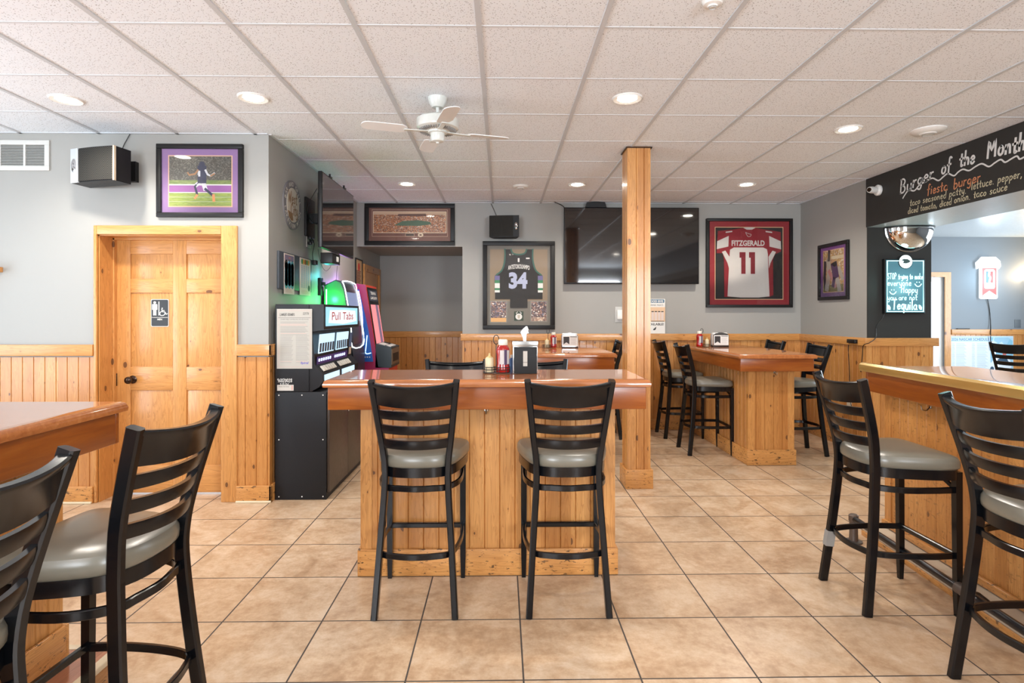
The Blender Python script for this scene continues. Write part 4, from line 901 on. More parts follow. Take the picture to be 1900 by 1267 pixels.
cord('short_cord', 'short black cord curving from the outlet strip to the gaming cabinet', [A(596, 530, XS+.055), A(601, 530, XS+.07), A(605, 535, XS+.06), A(606, 548, XS+.04)])
p0, p1 = atX(658.5, 500, XS), atX(671, 500, XS); t = side('wall_poster', 'narrow framed red and yellow poster beside the niche', 'poster', (p0.y+p1.y)/2, 1.93); W = p1.y-p0.y
mb = MB(); 
for a, b, c_, d in ((-W/2, -.17, W/2, -.155), (-W/2, .155, W/2, .17), (-W/2, -.155, -W/2+.015, .155), (W/2-.015, -.155, W/2, .155)): mb.box((a, -.015, b), (c_, 0, d), BLACKM)
mb.build('frame', t); mb = MB(); slab(mb, -W/2+.01, -.16, W/2-.01, .16, flat('poster_tan', (.60, .40, .22), .5), -.006, .005)
mb.prism(disc(0, .07, .05, 16), -.008, -.0061, flat('poster_red', (.60, .05, .03), .5))
for k in range(9): slab(mb, -W*.35, -.13+k*.018, W*(.2+.05*(k % 3)), -.12+k*.018, flat('poster_maroon', (.18, .03, .02), .5), -.0075, .001)
mb.build('print', t)

# ================================================================ BACK WALL
c, w_, h_ = wallspot(677, 378, 844, 455.5); c.z = min(c.z, H-h_/2-.008)
t = thing('framed_photo', 'wide framed panoramic stadium photo with maroon mat above the niche', 'picture', (c.x, YB, c.z)); frame(t, w_, h_, .052)
mb = MB(); MAR = flat('maroon_mat', (.17, .075, .055), .6); slab(mb, -w_/2+.03, -h_/2+.03, w_/2-.03, h_/2-.03, MAR, -.010, .006)
TN = flat('tan_line', (.60, .42, .30), .5)
def rect_line(mb, x0, z0, x1, z1, t_, m, y): 
    for a, b, c_, d in ((x0, z0, x1, z0+t_), (x0, z1-t_, x1, z1), (x0, z0, x0+t_, z1), (x1-t_, z0, x1, z1)): quadp(mb, a, b, c_, d, m, y)
rect_line(mb, -w_*.42, -h_*.29, w_*.42, h_*.36, .004, TN, -.0103)
mb.build('mat_board', t)
mb = MB(); X0, X1, Zb, Zt = -w_*.40, w_*.40, -h_*.19, h_*.30
slab(mb, X0-.008, Zb-.008, X1+.008, Zt+.008, flat('cream_line', (.75, .60, .42), .5), -.011, .0006)
quadp(mb, X0, Zb, X1, Zt, speckle('crowd', [(.1, (.10, .035, .02)), (.35, (.45, .13, .03)), (.6, (.62, .26, .09)), (.8, (.16, .07, .05)), (.95, (.75, .62, .48))], 105, (1, 1, 1.4)), -.0113)
HT = Zt-Zb; quadp(mb, X0, Zt-HT*.13, X1, Zt, flat('pale_sky', (.60, .42, .28), .6), -.0115)
mb.prism([(X0+(X1-X0)*a, Zb+HT*b) for a, b in ((.28, .34), (.40, .56), (.62, .60), (.78, .52), (.80, .40), (.62, .32))], -.0118, -.0115, flat('field_green', (.09, .16, .10), .6))
mb.prism([(X0+(X1-X0)*a, Zb+HT*b) for a, b in ((.33, .80), (.34, .9), (.72, .92), (.74, .80))], -.0118, -.0115, flat('stand_brown', (.14, .07, .05), .6)); mb.build('photo', t)
mb = MB(); slab(mb, -.05, -h_*.275, .05, -h_*.225, flat('small_plate', (.05, .03, .02), .5), -.0125, .001); rect_line(mb, -.055, -h_*.285, .055, -h_*.215, .004, TN, -.0126)
mb.prism([(a+w_*.12, b-h_*.25) for a, b in disc(0, 0, .034, 18, .025)], -.0125, -.0115, flat('cream_line', (.75, .60, .42), .5)); txt(mb, 'M', w_*.12, -h_*.25-.012, .024, MAR, -.013, bold=.03); mb.build('plaque', t)
# back wall speaker
c, w_, h_ = wallspot(908, 400, 963, 440, 'Y', 6.9)
X0, X1 = c.x-w_/2, c.x+w_/2
t, P, arc, nrm, hh, gm = speaker('small black wall speaker above the framed black jersey', [(X0, 6.90), (X1, 6.86), (X1-.03, 7.05), (X0+.05, 7.05)], c.z-h_/2, c.z+h_/2)
mb = MB(); g2 = [p+nrm*.006 for p in arc[:9]]; mb.prismz([tuple(p) for p in arc[:9]]+[tuple(p) for p in g2[::-1]], .008, hh-.008, gm); mb.build('grille', t)
mb = MB(); mm = arc[9]+nrm*.004; mb.lathe([(0, 0), (.024, 0), (.026, -.005), (.014, -.012), (0, -.006)], (mm.x, mm.y, hh*.52), CHROME, 18, 'y'); mb.build('tweeter', t, M=Matrix.Translation((mm.x, mm.y, hh*.5)) @ Matrix.Diagonal((.8, 1, 1.7, 1)) @ Matrix.Translation((-mm.x, -mm.y, -hh*.52)))
mb = MB(); mb.box((-.06, .05, .05), (.06, YB-t.location.y, .18), BLACKM); mb.build('wall_bracket', t)
cord('speaker_wire', 'thin black wire from the small wall speaker to the ceiling', [tuple(atY(921, 400, 7.08)), tuple(atY(916, 388, 7.09)), tuple(atY(911, 378, 7.09))], .003)
# framed dark jersey
c, w_, h_ = wallspot(896, 448, 1029, 611); t = thing('framed_jersey', 'framed black basketball jersey number 34 with two small photos under it', 'framed jersey', (c.x, YB, c.z)); frame(t, w_, h_, .052, depth=.05)
mb = MB(); SU = flat('taupe_mat', (.20, .185, .16), .7); SU2 = flat('tan_backing', (.30, .23, .16), .7); slab(mb, -w_/2+.03, -h_/2+.03, w_/2-.03, h_/2-.03, SU, -.012, .010); quadp(mb, -w_*.40, -h_*.18, w_*.40, h_*.41, SU2, -.0125); mb.build('mat_board', t)
U = lambda a, b: (-w_/2+w_*a, h_/2-h_*b)
mb = MB(); JB = flat('jersey_black_and_reflection', (.025, .024, .024), .7); JG = flat('jersey_green', (.05, .14, .11), .7)
L_ = [(.30, .09), (.30, .17), (.29, .25), (.255, .33), (.17, .39), (.17, .655), (.38, .655), (.38, .755), (.5, .755)]  # jersey outline; its lower centre block is a glass reflection built into the shape
R_ = [(1-a, b) for a, b in L_[::-1][1:]]; nk = [(.62, .09), (.58, .135), (.5, .148), (.42, .135), (.38, .09)]
mb.prism([U(*p) for p in L_+R_+nk], -.020, -.013, JB); mb.build('jersey', t)
mb = MB(); VV = lambda l: [Vector((U(a, b)[0], 0, U(a, b)[1])) for a, b in l]
ribbon(mb, smoothline(VV([(.305, .09), (.308, .17), (.297, .25), (.262, .33), (.19, .38)]), 4), .018, JG, -.0205, .0004); ribbon(mb, smoothline(VV([(.695, .09), (.692, .17), (.703, .25), (.738, .33), (.81, .38)]), 4), .018, JG, -.0205, .0004)
ribbon(mb, smoothline(VV([(.39, .09), (.42, .135), (.5, .15), (.58, .135), (.61, .09)]), 4), .018, JG, -.0205, .0004)
for a in (.165, .765):
    for b0, b1, m in ((.39, .44, flat('stripe_violet', (.16, .14, .30), .6)), (.44, .475, flat('stripe_green', (.05, .22, .10), .6)), (.475, .53, PAPER), (.53, .555, flat('stripe_green', (.05, .22, .10), .6)), (.555, .58, PAPER)):
        x0_, z1_ = U(a, b0); x1_, z0_ = U(a+.07, b1); quadp(mb, x0_, z0_, x1_, z1_, m, -.0206)
mb.build('piping', t)
mb = MB(); x_, z_ = U(.5, .325); txt(mb, 'ANTETOKOUNMPO', x_, z_, h_*.048, PAPER, -.0212, width=w_*.30, bold=.02, arc=.018)
LV = flat('number_lilac', (.42, .46, .62), .5); x_, z_ = U(.49, .525); txt(mb, '34', x_, z_, h_*.165, LV, -.0212, width=w_*.26, bold=.05)
mb.prism(rrect(U(.485, 0)[0]-.0, U(0, .235)[1], U(.51, 0)[0], U(0, .19)[1], .004, 2), -.0212, -.0206, PAPER); slab(mb, *U(.6, .2), *U(.65, .185), PAPER, -.0212, .0004)
mb.build('lettering', t)
def small_photo(a0, b0, a1, b1, top, m2, name='small_photo'):
    mb = MB(); x0_, z1_ = U(a0, b0); x1_, z0_ = U(a1, b1); slab(mb, x0_-.012, z0_-.012, x1_+.012, z1_+.012, flat('grey_mat', (.26, .25, .22), .6), -.0135, .001); quadp(mb, x0_, z0_, x1_, z1_, top, -.0138)
    quadp(mb, x0_, z0_, x1_, z0_+(z1_-z0_)*.2, m2, -.0140); mb.build(name, t)
ARN = speckle('arena', [(.2, (.03, .015, .03)), (.5, (.10, .05, .05)), (.7, (.45, .22, .14)), (.85, (.08, .10, .2)), (.97, (.8, .7, .6))], 75)
small_photo(.11, .685, .325, .915, ARN, flat('court_orange', (.75, .42, .16), .5)); small_photo(.675, .685, .885, .905, ARN, speckle('arena2', [(.3, (.5, .3, .2)), (.7, (.12, .06, .06)), (.9, (.75, .6, .45))], 60))
mb = MB(); x0_, z1_ = U(.435, .795); x1_, z0_ = U(.565, .90); slab(mb, x0_, z0_, x1_, z1_, flat('emblem_green', (.03, .055, .035), .6), -.0145, .002); cx_, cz_ = (x0_+x1_)/2, (z0_+z1_)/2; q_ = (x1_-x0_)
mb.prism([(cx_+a*q_, cz_+b*q_) for a, b in disc(0, -.07, .36, 20, .34)], -.0152, -.0146, PAPER); mb.prism([(cx_+a*q_, cz_+b*q_) for a, b in ((-.14, .1), (.14, .1), (.12, -.15), (.05, -.28), (-.05, -.28), (-.12, -.15))], -.0156, -.0153, flat('emblem_cream', (.55, .5, .4), .6))
for s in (-1, 1):
    ribbon(mb, smoothline([Vector((cx_+s*a*q_, 0, cz_+b*q_)) for a, b in ((.08, .10), (.20, .2), (.22, .36), (.12, .44))], 3), .05*q_, PAPER, -.0155, .0003); ribbon(mb, [Vector((cx_+s*.21*q_, 0, cz_+.22*q_)), Vector((cx_+s*.32*q_, 0, cz_+.34*q_))], .04*q_, PAPER, -.0155, .0003)
mb.build('emblem', t)
# big television
c, w_, h_ = wallspot(1046.5, 384.5, 1297, 527, 'Y', 7.02)
t = thing('television', 'large black television hung on the back wall behind the pine post', 'television', (c.x, 7.02, c.z))
mb = MB(); mb.box((-w_/2, 0, -h_/2), (w_/2, .03, h_/2), BLACK, .005); mb.box((-w_/2+.2, .03, -h_/2+.1), (w_/2-.2, YB-7.02-.001, h_/2-.15), BLACKM, .005); mb.build('housing', t)
mb = MB(); mb.box((-w_/2+.01, -.0015, -h_/2+.018), (w_/2-.01, 0, h_/2-.01), SCR); mb.build('screen', t)
c, w_, h_ = wallspot(1086, 374, 1125, 385, 'Y', 7.03)
t = thing('streaming_box', 'small black box sitting on top of the large television', 'media box', (c.x, 7.045, c.z-h_/2)); mb = MB(); mb.prism([(-w_/2, 0), (w_/2, 0), (w_/2-.02, h_*.85), (0, h_), (-w_/2+.02, h_*.85)], -.04, .03, BLACK); mb.build('body', t)
cord('ceiling_cable', 'black cable hanging from the ceiling edge to the large television', [tuple(atY(1012, 368, 7.0)), tuple(atY(1030, 375, 7.04)), tuple(atY(1044, 382, 7.06)), tuple(atY(1047, 386, 7.07))], .005)
# red framed jersey
c, w_, h_ = wallspot(1309, 406, 1467.5, 570.5); t = thing('framed_jersey', 'framed white and red football jersey number 11 with a bright red mat', 'framed jersey', (c.x, YB, c.z)); frame(t, w_, h_, .034, depth=.055)
RM = flat('red_mat', (.30, .012, .018), .6); JR = flat('jersey_red', (.26, .012, .02), .7); JW = flat('jersey_white', (.60, .56, .52), .75); DK = flat('dark_backing', (.025, .022, .02), .8)
mb = MB(); slab(mb, -w_/2+.02, -h_/2+.02, w_/2-.02, h_/2-.02, RM, -.022, .012); U = lambda a, b: (-w_/2+w_*a, h_/2-h_*b)
x0_, z1_ = U(.10, .093); x1_, z0_ = U(.90, .912); slab(mb, x0_, z0_, x1_, z1_, flat('tan_line2', (.70, .45, .25), .5), -.0235, .001); slab(mb, x0_+.009, z0_+.009, x1_-.009, z1_-.009, DK, -.0242, .0006); mb.build('mat_board', t)
mb = MB()
body = [(.435, .105), (.30, .125), (.135, .14), (.118, .39), (.19, .39), (.205, .46), (.21, .88), (.25, .88), (.735, .88), (.78, .86), (.775, .46), (.80, .40), (.87, .37), (.865, .15), (.70, .125), (.565, .105), (.5, .12)]
mb.prism([U(*p) for p in body], -.032, -.0245, JR); mb.build('jersey', t)
mb = MB()
wb = [(.27, .40), (.275, .35), (.32, .325), (.66, .325), (.705, .345), (.715, .40), (.72, .55), (.735, .875), (.60, .888), (.40, .888), (.245, .875), (.262, .55)]
mb.prism([U(*p) for p in wb], -.0335, -.0321, JW)
for s in (0, 1):
    f = (lambda a: a) if s == 0 else (lambda a: 1.0-a-.01)
    mb.prism([U(f(a), b) for a, b in ((.125, .255), (.26, .195), (.255, .315), (.12, .345))], -.0335, -.0321, JW); mb.prism([U(f(a), b) for a, b in ((.18, .375), (.22, .36), (.268, .43), (.262, .56), (.245, .50))], -.0335, -.0321, JW)
    mb.prism([U(f(a), b) for a, b in ((.225, .148), (.30, .138), (.30, .152), (.225, .162))], -.0335, -.0321, JW)
mb.prism([U(a, b) for a, b in ((.43, .105), (.47, .098), (.53, .098), (.57, .105), (.53, .125), (.47, .125))], -.0335, -.0321, JW); mb.build('white_panels', t)
mb = MB(); x_, z_ = U(.485, .305); txt(mb, 'FITZGERALD', x_, z_, h_*.058, JW, -.0340, width=w_*.385, bold=.035)
for a in (.43, .54): x_, z_ = U(a, .62); mb.prism([U(*p) for p in ((a-.045, .378), (a+.025, .378), (a+.025, .622), (a-.025, .622), (a-.025, .44), (a-.045, .44))], -.0348, -.0336, flat('number_red', (.20, .008, .015), .6))
ribbon(mb, smoothline([Vector((U(a, b)[0], 0, U(a, b)[1])) for a, b in ((.455, .155), (.49, .17), (.52, .18), (.51, .20), (.48, .20), (.455, .155))], 3), .005, JW, -.0345, .0005); mb.build('lettering', t)
# thermostat + poster
c, w_, h_ = wallspot(1141, 569, 1160, 598); t = thing('thermostat', 'white wall thermostat half hidden by the pine post', 'thermostat', (c.x, YB, c.z))
mb = MB(); mb.box((-w_/2, -.008, -h_/2), (w_/2, 0, h_/2), flat('cover_grey', (.50, .50, .48), .4), .003); mb.build('back_plate', t); mb = MB(); mb.box((-w_*.32, -.035, -h_*.3), (w_*.4, -.008, h_*.3), WHITE, .006); mb.build('cover', t)
c, w_, h_ = wallspot(1196, 554.5, 1233.5, 618.5); t = thing('wall_poster', 'white and peach paper poster ending in the word AVAILABLE beside the post', 'poster', (c.x, YB-.014, c.z))
mb = MB(); mb.box((-w_/2, -.002, -h_/2), (w_/2, 0, h_/2), PAPER); mb.build('sheet', t); U = lambda a, b: (-w_/2+w_*a, h_/2-h_*b)
mb = MB(); BL = flat('print_steel_blue', (.10, .20, .30), .5); INK = flat('print_ink', (.02, .02, .02), .5)
mb.prism(rrect(*U(.03, .115), *U(.96, .015), .01, 2), -.003, -.0021, BL); txt(mb, 'GOOD BYE', *U(.52, .098), h_*.06, PAPER, -.0035, width=w_*.75, bold=.03)
slab(mb, *U(.0, .66), *U(1, .24), flat('print_peach', (.75, .52, .34), .6), -.0024, .0004); txt(mb, 'SUMMER TREATS', *U(.55, .20), h_*.04, INK, -.003, width=w_*.7)
for k in range(4): slab(mb, *U(.32+.16*k, .62), *U(.44+.16*k, .36), flat('print_pale', (.72, .60, .55), .6), -.003, .0004); slab(mb, *U(.32+.16*k, .38), *U(.44+.16*k, .355), INK, -.0035, .0004)
slab(mb, *U(.3, .655), *U(.95, .64), INK, -.003, .0004); txt(mb, 'AVAILABLE!', *U(.5, .765), h_*.065, INK, -.003, width=w_*.85, bold=.02)
mb.prism([U(*p) for p in ((.40, .90), (.42, .87), (.50, .84), (.52, .815), (.56, .81), (.545, .86), (.51, .90), (.45, .905))], -.003, -.0021, INK); mb.build('print', t)

# ================================================================ RIGHT WALL
y0, y1 = atX(1521, 500, XR).y, atX(1577, 500, XR).y; z0, z1 = atX(1521, 557.5, XR).z, atX(1521, 456, XR).z; w_, h_ = y0-y1, z1-z0
t = thing('framed_photo', 'tall framed action football photo with purple mat near the room corner', 'picture', (XR, (y0+y1)/2, (z0+z1)/2), -PI/2); frame(t, w_, h_, .038)
mb = MB(); slab(mb, -w_/2+.02, -h_/2+.02, w_/2-.02, h_/2-.02, flat('violet_mat', (.22, .09, .30), .6), -.010, .006); mb.build('mat_board', t)
mb = MB(); X0, X1, Zb, Zt = -w_*.335, w_*.335, -h_*.355, h_*.37; HT = Zt-Zb; WD = X1-X0
slab(mb, X0-.008, Zb-.008, X1+.008, Zt+.008, flat('peach_line', (.80, .50, .34), .5), -.011, .0006); y = -.0115
quadp(mb, X0, Zb, X1, Zt, speckle('stands_gold', [(.2, (.45, .25, .06)), (.5, (.62, .42, .16)), (.75, (.25, .14, .12)), (.9, (.75, .65, .5))], 60), y); quadp(mb, X0, Zb, X1, Zb+HT*.17, flat('field_olive', (.20, .17, .04), .6), y-.0001); quadp(mb, X0+WD*.4, Zt-HT*.22, X1, Zt-HT*.14, flat('banner_cream', (.62, .52, .36), .6), y-.0001)
def RB(pts, wd, m, k): ribbon(mb, [Vector((X0+a*WD, 0, Zb+b*HT)) for a, b in pts], wd*WD, m, y-.0002-k*.0001, .0001)
SL, DP, DG = flat('photo_silver', (.40, .36, .32), .5), flat('photo_plum', (.07, .02, .09), .5), flat('photo_shadow', (.05, .035, .035), .5)
RB([(.25, .75), (.30, .50), (.24, .28), (.18, .08)], .20, SL, 1); RB([(.30, .98), (.28, .78)], .12, DG, 2); RB([(.10, .72), (.06, .35), (.12, .12)], .14, DG, 0); RB([(.30, .50), (.48, .30), (.60, .12)], .13, flat('photo_rose', (.45, .20, .20), .5), 2)
RB([(.55, .62), (.62, .40)], .30, DP, 3); RB([(.62, .38), (.75, .2), (.80, .05)], .18, SL, 2); RB([(.55, .30), (.5, .15)], .14, DP, 3); RB([(.45, .72), (.60, .66)], .16, flat('photo_tan', (.45, .25, .14), .5), 3); RB([(.78, .55), (.95, .3)], .14, SL, 1)
mb.build('photo', t)
# ================================================================ CHALKBOARD BEAM AND PILLAR
CW, CO, CY = flat('chalk_white', (.72, .72, .70), .8), flat('chalk_orange', (.62, .25, .12), .8), flat('chalk_cream', (.62, .56, .38), .8)
t = thing('chalkboard', 'long black chalkboard beam announcing Burger of the Month', 'chalkboard', (XR, YP, 0), -PI/2)
mb = MB(); mb.box((0, -.008, ZB+.0), (YP-YK-.01, 0, H-.002), CHALK); mb.build('board', t)
mb = MB(); lx = lambda px: YP-atX(px, 400, XR).y; lz = lambda px, py: atX(px, py, XR).z
def chalkline(s, px0, py0, px1, py1, h, m, stroke, seed):
    x0_, z0_ = lx(px0), lz(px0, py0); x1_, z1_ = lx(px1), lz(px1, py1); hand(mb, s, x0_, z0_, h, m, -.0092, width=x1_-x0_, slant=.12, stroke=stroke, rise=(z1_-z0_)/(x1_-x0_), seed=seed)
chalkline('Burger', 1671, 360, 1735, 329, .118, CW, .12, 2); chalkline('of', 1748, 323, 1768, 316, .115, CW, .13, 3); chalkline('the', 1782, 309, 1812, 301, .115, CW, .14, 4); chalkline('Month', 1833, 294, 1906, 278, .12, CW, .15, 5)
chalkline('fiesta', 1722, 361, 1761, 352, .080, CO, .11, 6); chalkline('burger', 1771, 350, 1822, 335, .082, CO, .11, 7)
chalkline('taco seasoned patty.', 1690, 382, 1796, 358, .058, CY, .09, 8); chalkline('lettuce. pepper,', 1804, 352, 1900, 328, .060, CY, .09, 9)
chalkline('diced tomato, diced', 1686, 397, 1768, 379, .056, CY, .09, 10); chalkline('onion. taco sauce', 1772, 377, 1872, 352, .058, CY, .09, 11)
sq = [(1677, 367.6), (1681, 361), (1688, 352.6), (1698, 354), (1706, 345), (1711, 341), (1719, 337), (1732, 330.5), (1743, 335), (1752, 328), (1761, 322), (1772, 326), (1780, 319), (1789, 314), (1800, 316.5), (1812, 309), (1824, 303.7), (1837, 309), (1848, 302), (1859, 296), (1867, 301), (1878, 295), (1889, 289.5), (1894, 295), (1903, 291), (1914, 283), (1924, 288), (1940, 280)]
pts = smoothline([(lx(a_), 0, lz(a_, b_)) for a_, b_ in sq], 4)
ribbon(mb, pts, .012, CW, -.0092); mb.build('chalk_writing', t)
t = thing('chalkboard', 'dark chalkboard panel on the pillar holding a mirror dome and neon menu', 'chalkboard', (XR, YP, 0))
mb = MB(); mb.box((.0, -.010, 1.179), (.655, -.001, ZB-.002), CHALK); mb.build('board', t)
# convex mirror
c = atY(1685, 425, YP-.01); MIR = plain('mirror', (.85, .85, .85), .02, metal=1.0); R_, D_ = .238, .15
t = thing('convex_mirror', 'half-dome convex security mirror under the chalkboard beam', 'mirror', (c.x, YP-.0105, ZB-.014))
mb = MB(); vs = []; nu, nv = 28, 12
for i in range(nu+1):
    for j in range(nv+1):
        u, v = PI*i/nu, PI/2*j/nv; vs.append((R_*math.cos(v)*math.cos(u), -.006-D_*math.sin(v), -R_*.96*math.cos(v)*math.sin(u)))
mb.add(vs, [(i*(nv+1)+j, (i+1)*(nv+1)+j, (i+1)*(nv+1)+j+1, i*(nv+1)+j+1) for i in range(nu) for j in range(nv)], MIR, True); mb.build('dome', t)
mb = MB(); mb.tube([(R_*math.cos(PI*k/28)*1.02, -.008, -R_*.98*math.sin(PI*k/28)) for k in range(29)], .007, CHROME, 8); mb.build('rim', t)
mb = MB(); mb.prismz([(R_*1.05*math.cos(PI*k/20), -D_*1.05*math.sin(PI*k/20)-.004) for k in range(21)], 0, .010, BLACK); mb.build('top_plate', t)
# security camera
c = atX(1631, 353, XR-.008); t = thing('security_camera', 'small white bullet security camera at the end of the chalkboard beam', 'security camera', (XR-.008, c.y, c.z))
mb = MB(); mb.lathe([(0, 0), (.052, 0), (.054, -.018), (.040, -.034), (0, -.036)], (0, 0, 0), WHITE, 24, 'x'); mb.build('mount', t)
mb = MB(); d_ = Vector((-.86, -.42, -.05)).normalized(); mb.tube([Vector((-.025, 0, 0)), Vector((-.025, 0, 0))+d_*.085, Vector((-.025, 0, 0))+d_*.115], .033, WHITE, 20, scales=[1.0, 1.0, .82]); mb.build('barrel', t)
mb = MB(); mb.tube([Vector((-.025, 0, 0))+d_*.1152, Vector((-.025, 0, 0))+d_*.120], .021, BRONZE, 16); mb.build('lens', t)
# neon board
c, w_, h_ = wallspot(1641, 480, 1716, 582, 'Y', YP-.05)
t = thing('neon_menu_board', 'glowing teal menu board with handwritten tequila joke on the chalkboard pillar', 'lit sign', (c.x, YP-.0105, c.z))
NE = glow('neon_teal', (.30, .95, .88), 1.3); NW = glow('neon_white', (.75, 1.0, 1.0), 1.2); NBK = glow('lit_slate_panel', (.06, .20, .26), .35, (.05, .09, .11))
mb = MB(); mb.box((-w_/2, -.045, -h_/2), (w_/2, 0, h_/2), BLACK, .006); mb.build('housing', t)
mb = MB(); slab(mb, -w_/2+.012, -h_/2+.012, w_/2-.012, h_/2-.012, NBK, -.047, .002); mb.build('panel', t)
mb = MB(); rect = [(-w_/2+.022, -h_/2+.022), (w_/2-.022, -h_/2+.022), (w_/2-.022, h_/2-.022), (-w_/2+.022, h_/2-.022)]; mb.tube([(a, -.05, b) for a, b in rect], .0055, NE, 8, closed=True); mb.build('border_tube', t)
mb = MB(); cz = h_*.5-.03; mb.prism([(a, b) for a, b in disc(0, cz, .072, 30)], -.054, -.0475, BLACK); mb.prism(disc(0, cz, .066, 30), -.056, -.0541, NW)
mb.prism([(a, cz+b) for a, b in ((-.045, .016), (-.02, .028), (.02, .026), (.05, .004), (.03, -.012), (.0, -.02), (-.03, -.014), (-.02, .004))], -.0567, -.0561, flat('emblem_dark', (.06, .09, .09), .5)); mb.build('round_emblem', t)
mb = MB(); Lx = -w_*.44; ww = w_*.88
def NL(s, x_, z_, h_2, wd, sd, st=.075): hand(mb, s, x_, z_, h_2, NE, -.049, width=wd, stroke=st, seed=sd, th=.0004)
NL('STOP trying to make', Lx, h_*.13, .058, ww, 21); NL('everyone', Lx, h_*.01, .062, ww*.68, 22); NL('Happy', Lx+ww*.38, -h_*.12, .07, ww*.48, 23)
NL('you are not', Lx, -h_*.25, .055, ww*.85, 24); NL('Tequila', Lx+ww*.13, -h_*.42, .095, ww*.72, 25, .11)
for cx_, cz_ in ((Lx+ww*.86, h_*.04), (Lx+ww*.15, -h_*.10)):
    ribbon(mb, smoothline([Vector((cx_+a, 0, cz_+b)) for a, b in ((-.032, .0), (-.012, -.022), (.014, -.022), (.034, .0))], 4), .007, NE, -.049)
    for s in (-.013, .013): mb.prism(disc(cx_+s, cz_+.018, .005, 8), -.049, -.048, NE)
for cx_, m in ((Lx+ww*.05, flat('lime', (.2, .6, .35), .5)), (Lx+ww*.93, flat('lemon', (.5, .65, .15), .5))): mb.prism([(cx_+a, -h_*.39+b) for a, b in ((-.018, .03), (.002, .022), (.014, 0), (.012, -.022), (-.006, -.02), (-.018, 0))], -.049, -.048, NE)
mb.build('neon_writing', t)
l = bpy.data.lights.new('neon_light', 'POINT'); l.energy = 1.6; l.color = (.5, 1, .95); l.shadow_soft_size = .12; o = bpy.data.objects.new('neon_light', l); o.location = (c.x, YP-.16, c.z); COL.objects.link(o)
cord('sign_cord', 'black cord from the glowing board down over the chair rail', [(c.x-w_/2+.02, YP-.02, c.z-h_/2), tuple(atY(1636, 592, YP-.018)), tuple(atY(1626, 606, YP-.018)), tuple(atY(1625, 626, YP-.045)), tuple(atX(1613, 636, XR-.05)), tuple(atX(1602, 641, XR-.045)), tuple(atX(1600, 660, XR-.02)), tuple(atX(1597, 690, XR-.02))], .004)
p = atX(1583, 633, XR-.04); t = thing('power_adapter', 'black power adapter resting against the side chair rail', 'adapter', (XR-.034, p.y, p.z), -PI/2); mb = MB(); mb.box((-.07, -.035, -.02), (.07, -.001, .02), BLACK, .006); mb.build('body', t)
cord('adapter_cord', 'black cord dropping from the chair rail adapter to the low outlet', [tuple(atX(1577, 634, XR-.05)), tuple(atX(1574, 645, XR-.02)), tuple(atX(1576, 690, XR-.018)), tuple(atX(1577, 735, XR-.018)), tuple(atX(1580, 755, XR-.03))], .0035)
p = atX(1576, 752, XR-.014); t = thing('wall_outlet', 'wall outlet with a black plug low on the pine boards behind a stool', 'outlet', (XR-.014, p.y, p.z), -PI/2); mb = MB(); mb.box((-.04, -.006, -.055), (.04, 0, .06), flat('outlet_ivory', (.60, .52, .40), .4), .002); mb.build('cover_plate', t)
mb = MB(); mb.box((-.035, -.05, -.05), (.035, -.006, -.01), BLACK, .006); mb.build('plug', t)

# ================================================================ BAR ROOM
c, w_, h_ = wallspot(1814, 478, 1856, 553, 'Y', Y2-.05); t = thing('beer_sign', 'glowing can-shaped wall sign with frothy white top in the bar room', 'lit sign', (c.x, Y2, c.z))
LW = glow('sign_white', (.85, .95, 1.0), .75); RD = glow('sign_red', (.9, .12, .10), .40, (.5, .06, .06)); U = lambda a, b: (-w_/2+w_*a, h_/2-h_*b)
mb = MB(); mb.prism([U(*p) for p in ((.12, .22), (-.02, .28), (-.04, .12), (.1, .05), (.2, -.02), (.45, -.02), (.8, -.02), (1.0, .08), (1.04, .2), (.95, .28), (.88, .28), (.88, 1.0), (.8, 1.02), (.2, 1.02), (.12, 1.0))], -.05, -.02, LW); mb.box((-w_*.2, -.02, -h_*.3), (w_*.2, 0, h_*.3), BLACK); mb.build('light_body', t)
mb = MB(); mb.prism([U(*p) for p in ((.20, .26), (.82, .26), (.82, .97), (.20, .97))], -.056, -.0505, RD); mb.prism([U(*p) for p in ((.22, .93), (.5, .82), (.80, .93), (.80, .96), (.22, .96))], -.058, -.0562, LW)
mb.prism(rrect(*U(.28, .77), *U(.74, .29), .03), -.0585, -.0563, LW); mb.build('can_panel', t)
mb = MB(); quadp(mb, *U(.34, .62), *U(.52, .34), glow('sign_blue', (.03, .08, .5), .5, (.05, .1, .4)), -.059); quadp(mb, *U(.52, .62), *U(.66, .34), glow('sign_deep_red', (.9, .05, .04), .5, (.5, .05, .05)), -.059)
ribbon(mb, smoothline([Vector((U(a, b)[0], 0, U(a, b)[1])) for a, b in ((.50, .36), (.48, .44), (.54, .50), (.50, .60), (.60, .72))], 4), .03, LW, -.0595); mb.build('emblem', t)
mb = MB(); txt(mb, 'coors', *U(.5, .19), h_*.075, flat('sign_outline', (.25, .28, .3), .5), -.0512, width=w_*.6, shear=.2); mb.build('lettering', t)
l = bpy.data.lights.new('beer_sign_light', 'POINT'); l.energy = 4.5; l.color = (.55, .82, 1); l.shadow_soft_size = .2; o = bpy.data.objects.new('beer_sign_light', l); o.location = (c.x, Y2-.22, c.z); COL.objects.link(o)
cord('hanging_cord', 'thin dark cord hanging from the glowing can sign', [(c.x, Y2-.02, c.z-h_/2), tuple(atY(1836, 575, Y2-.012)), tuple(atY(1838, 600, Y2-.02)), tuple(atY(1838, 620, Y2-.045)), tuple(atY(1838, 650, Y2-.03))], .006)
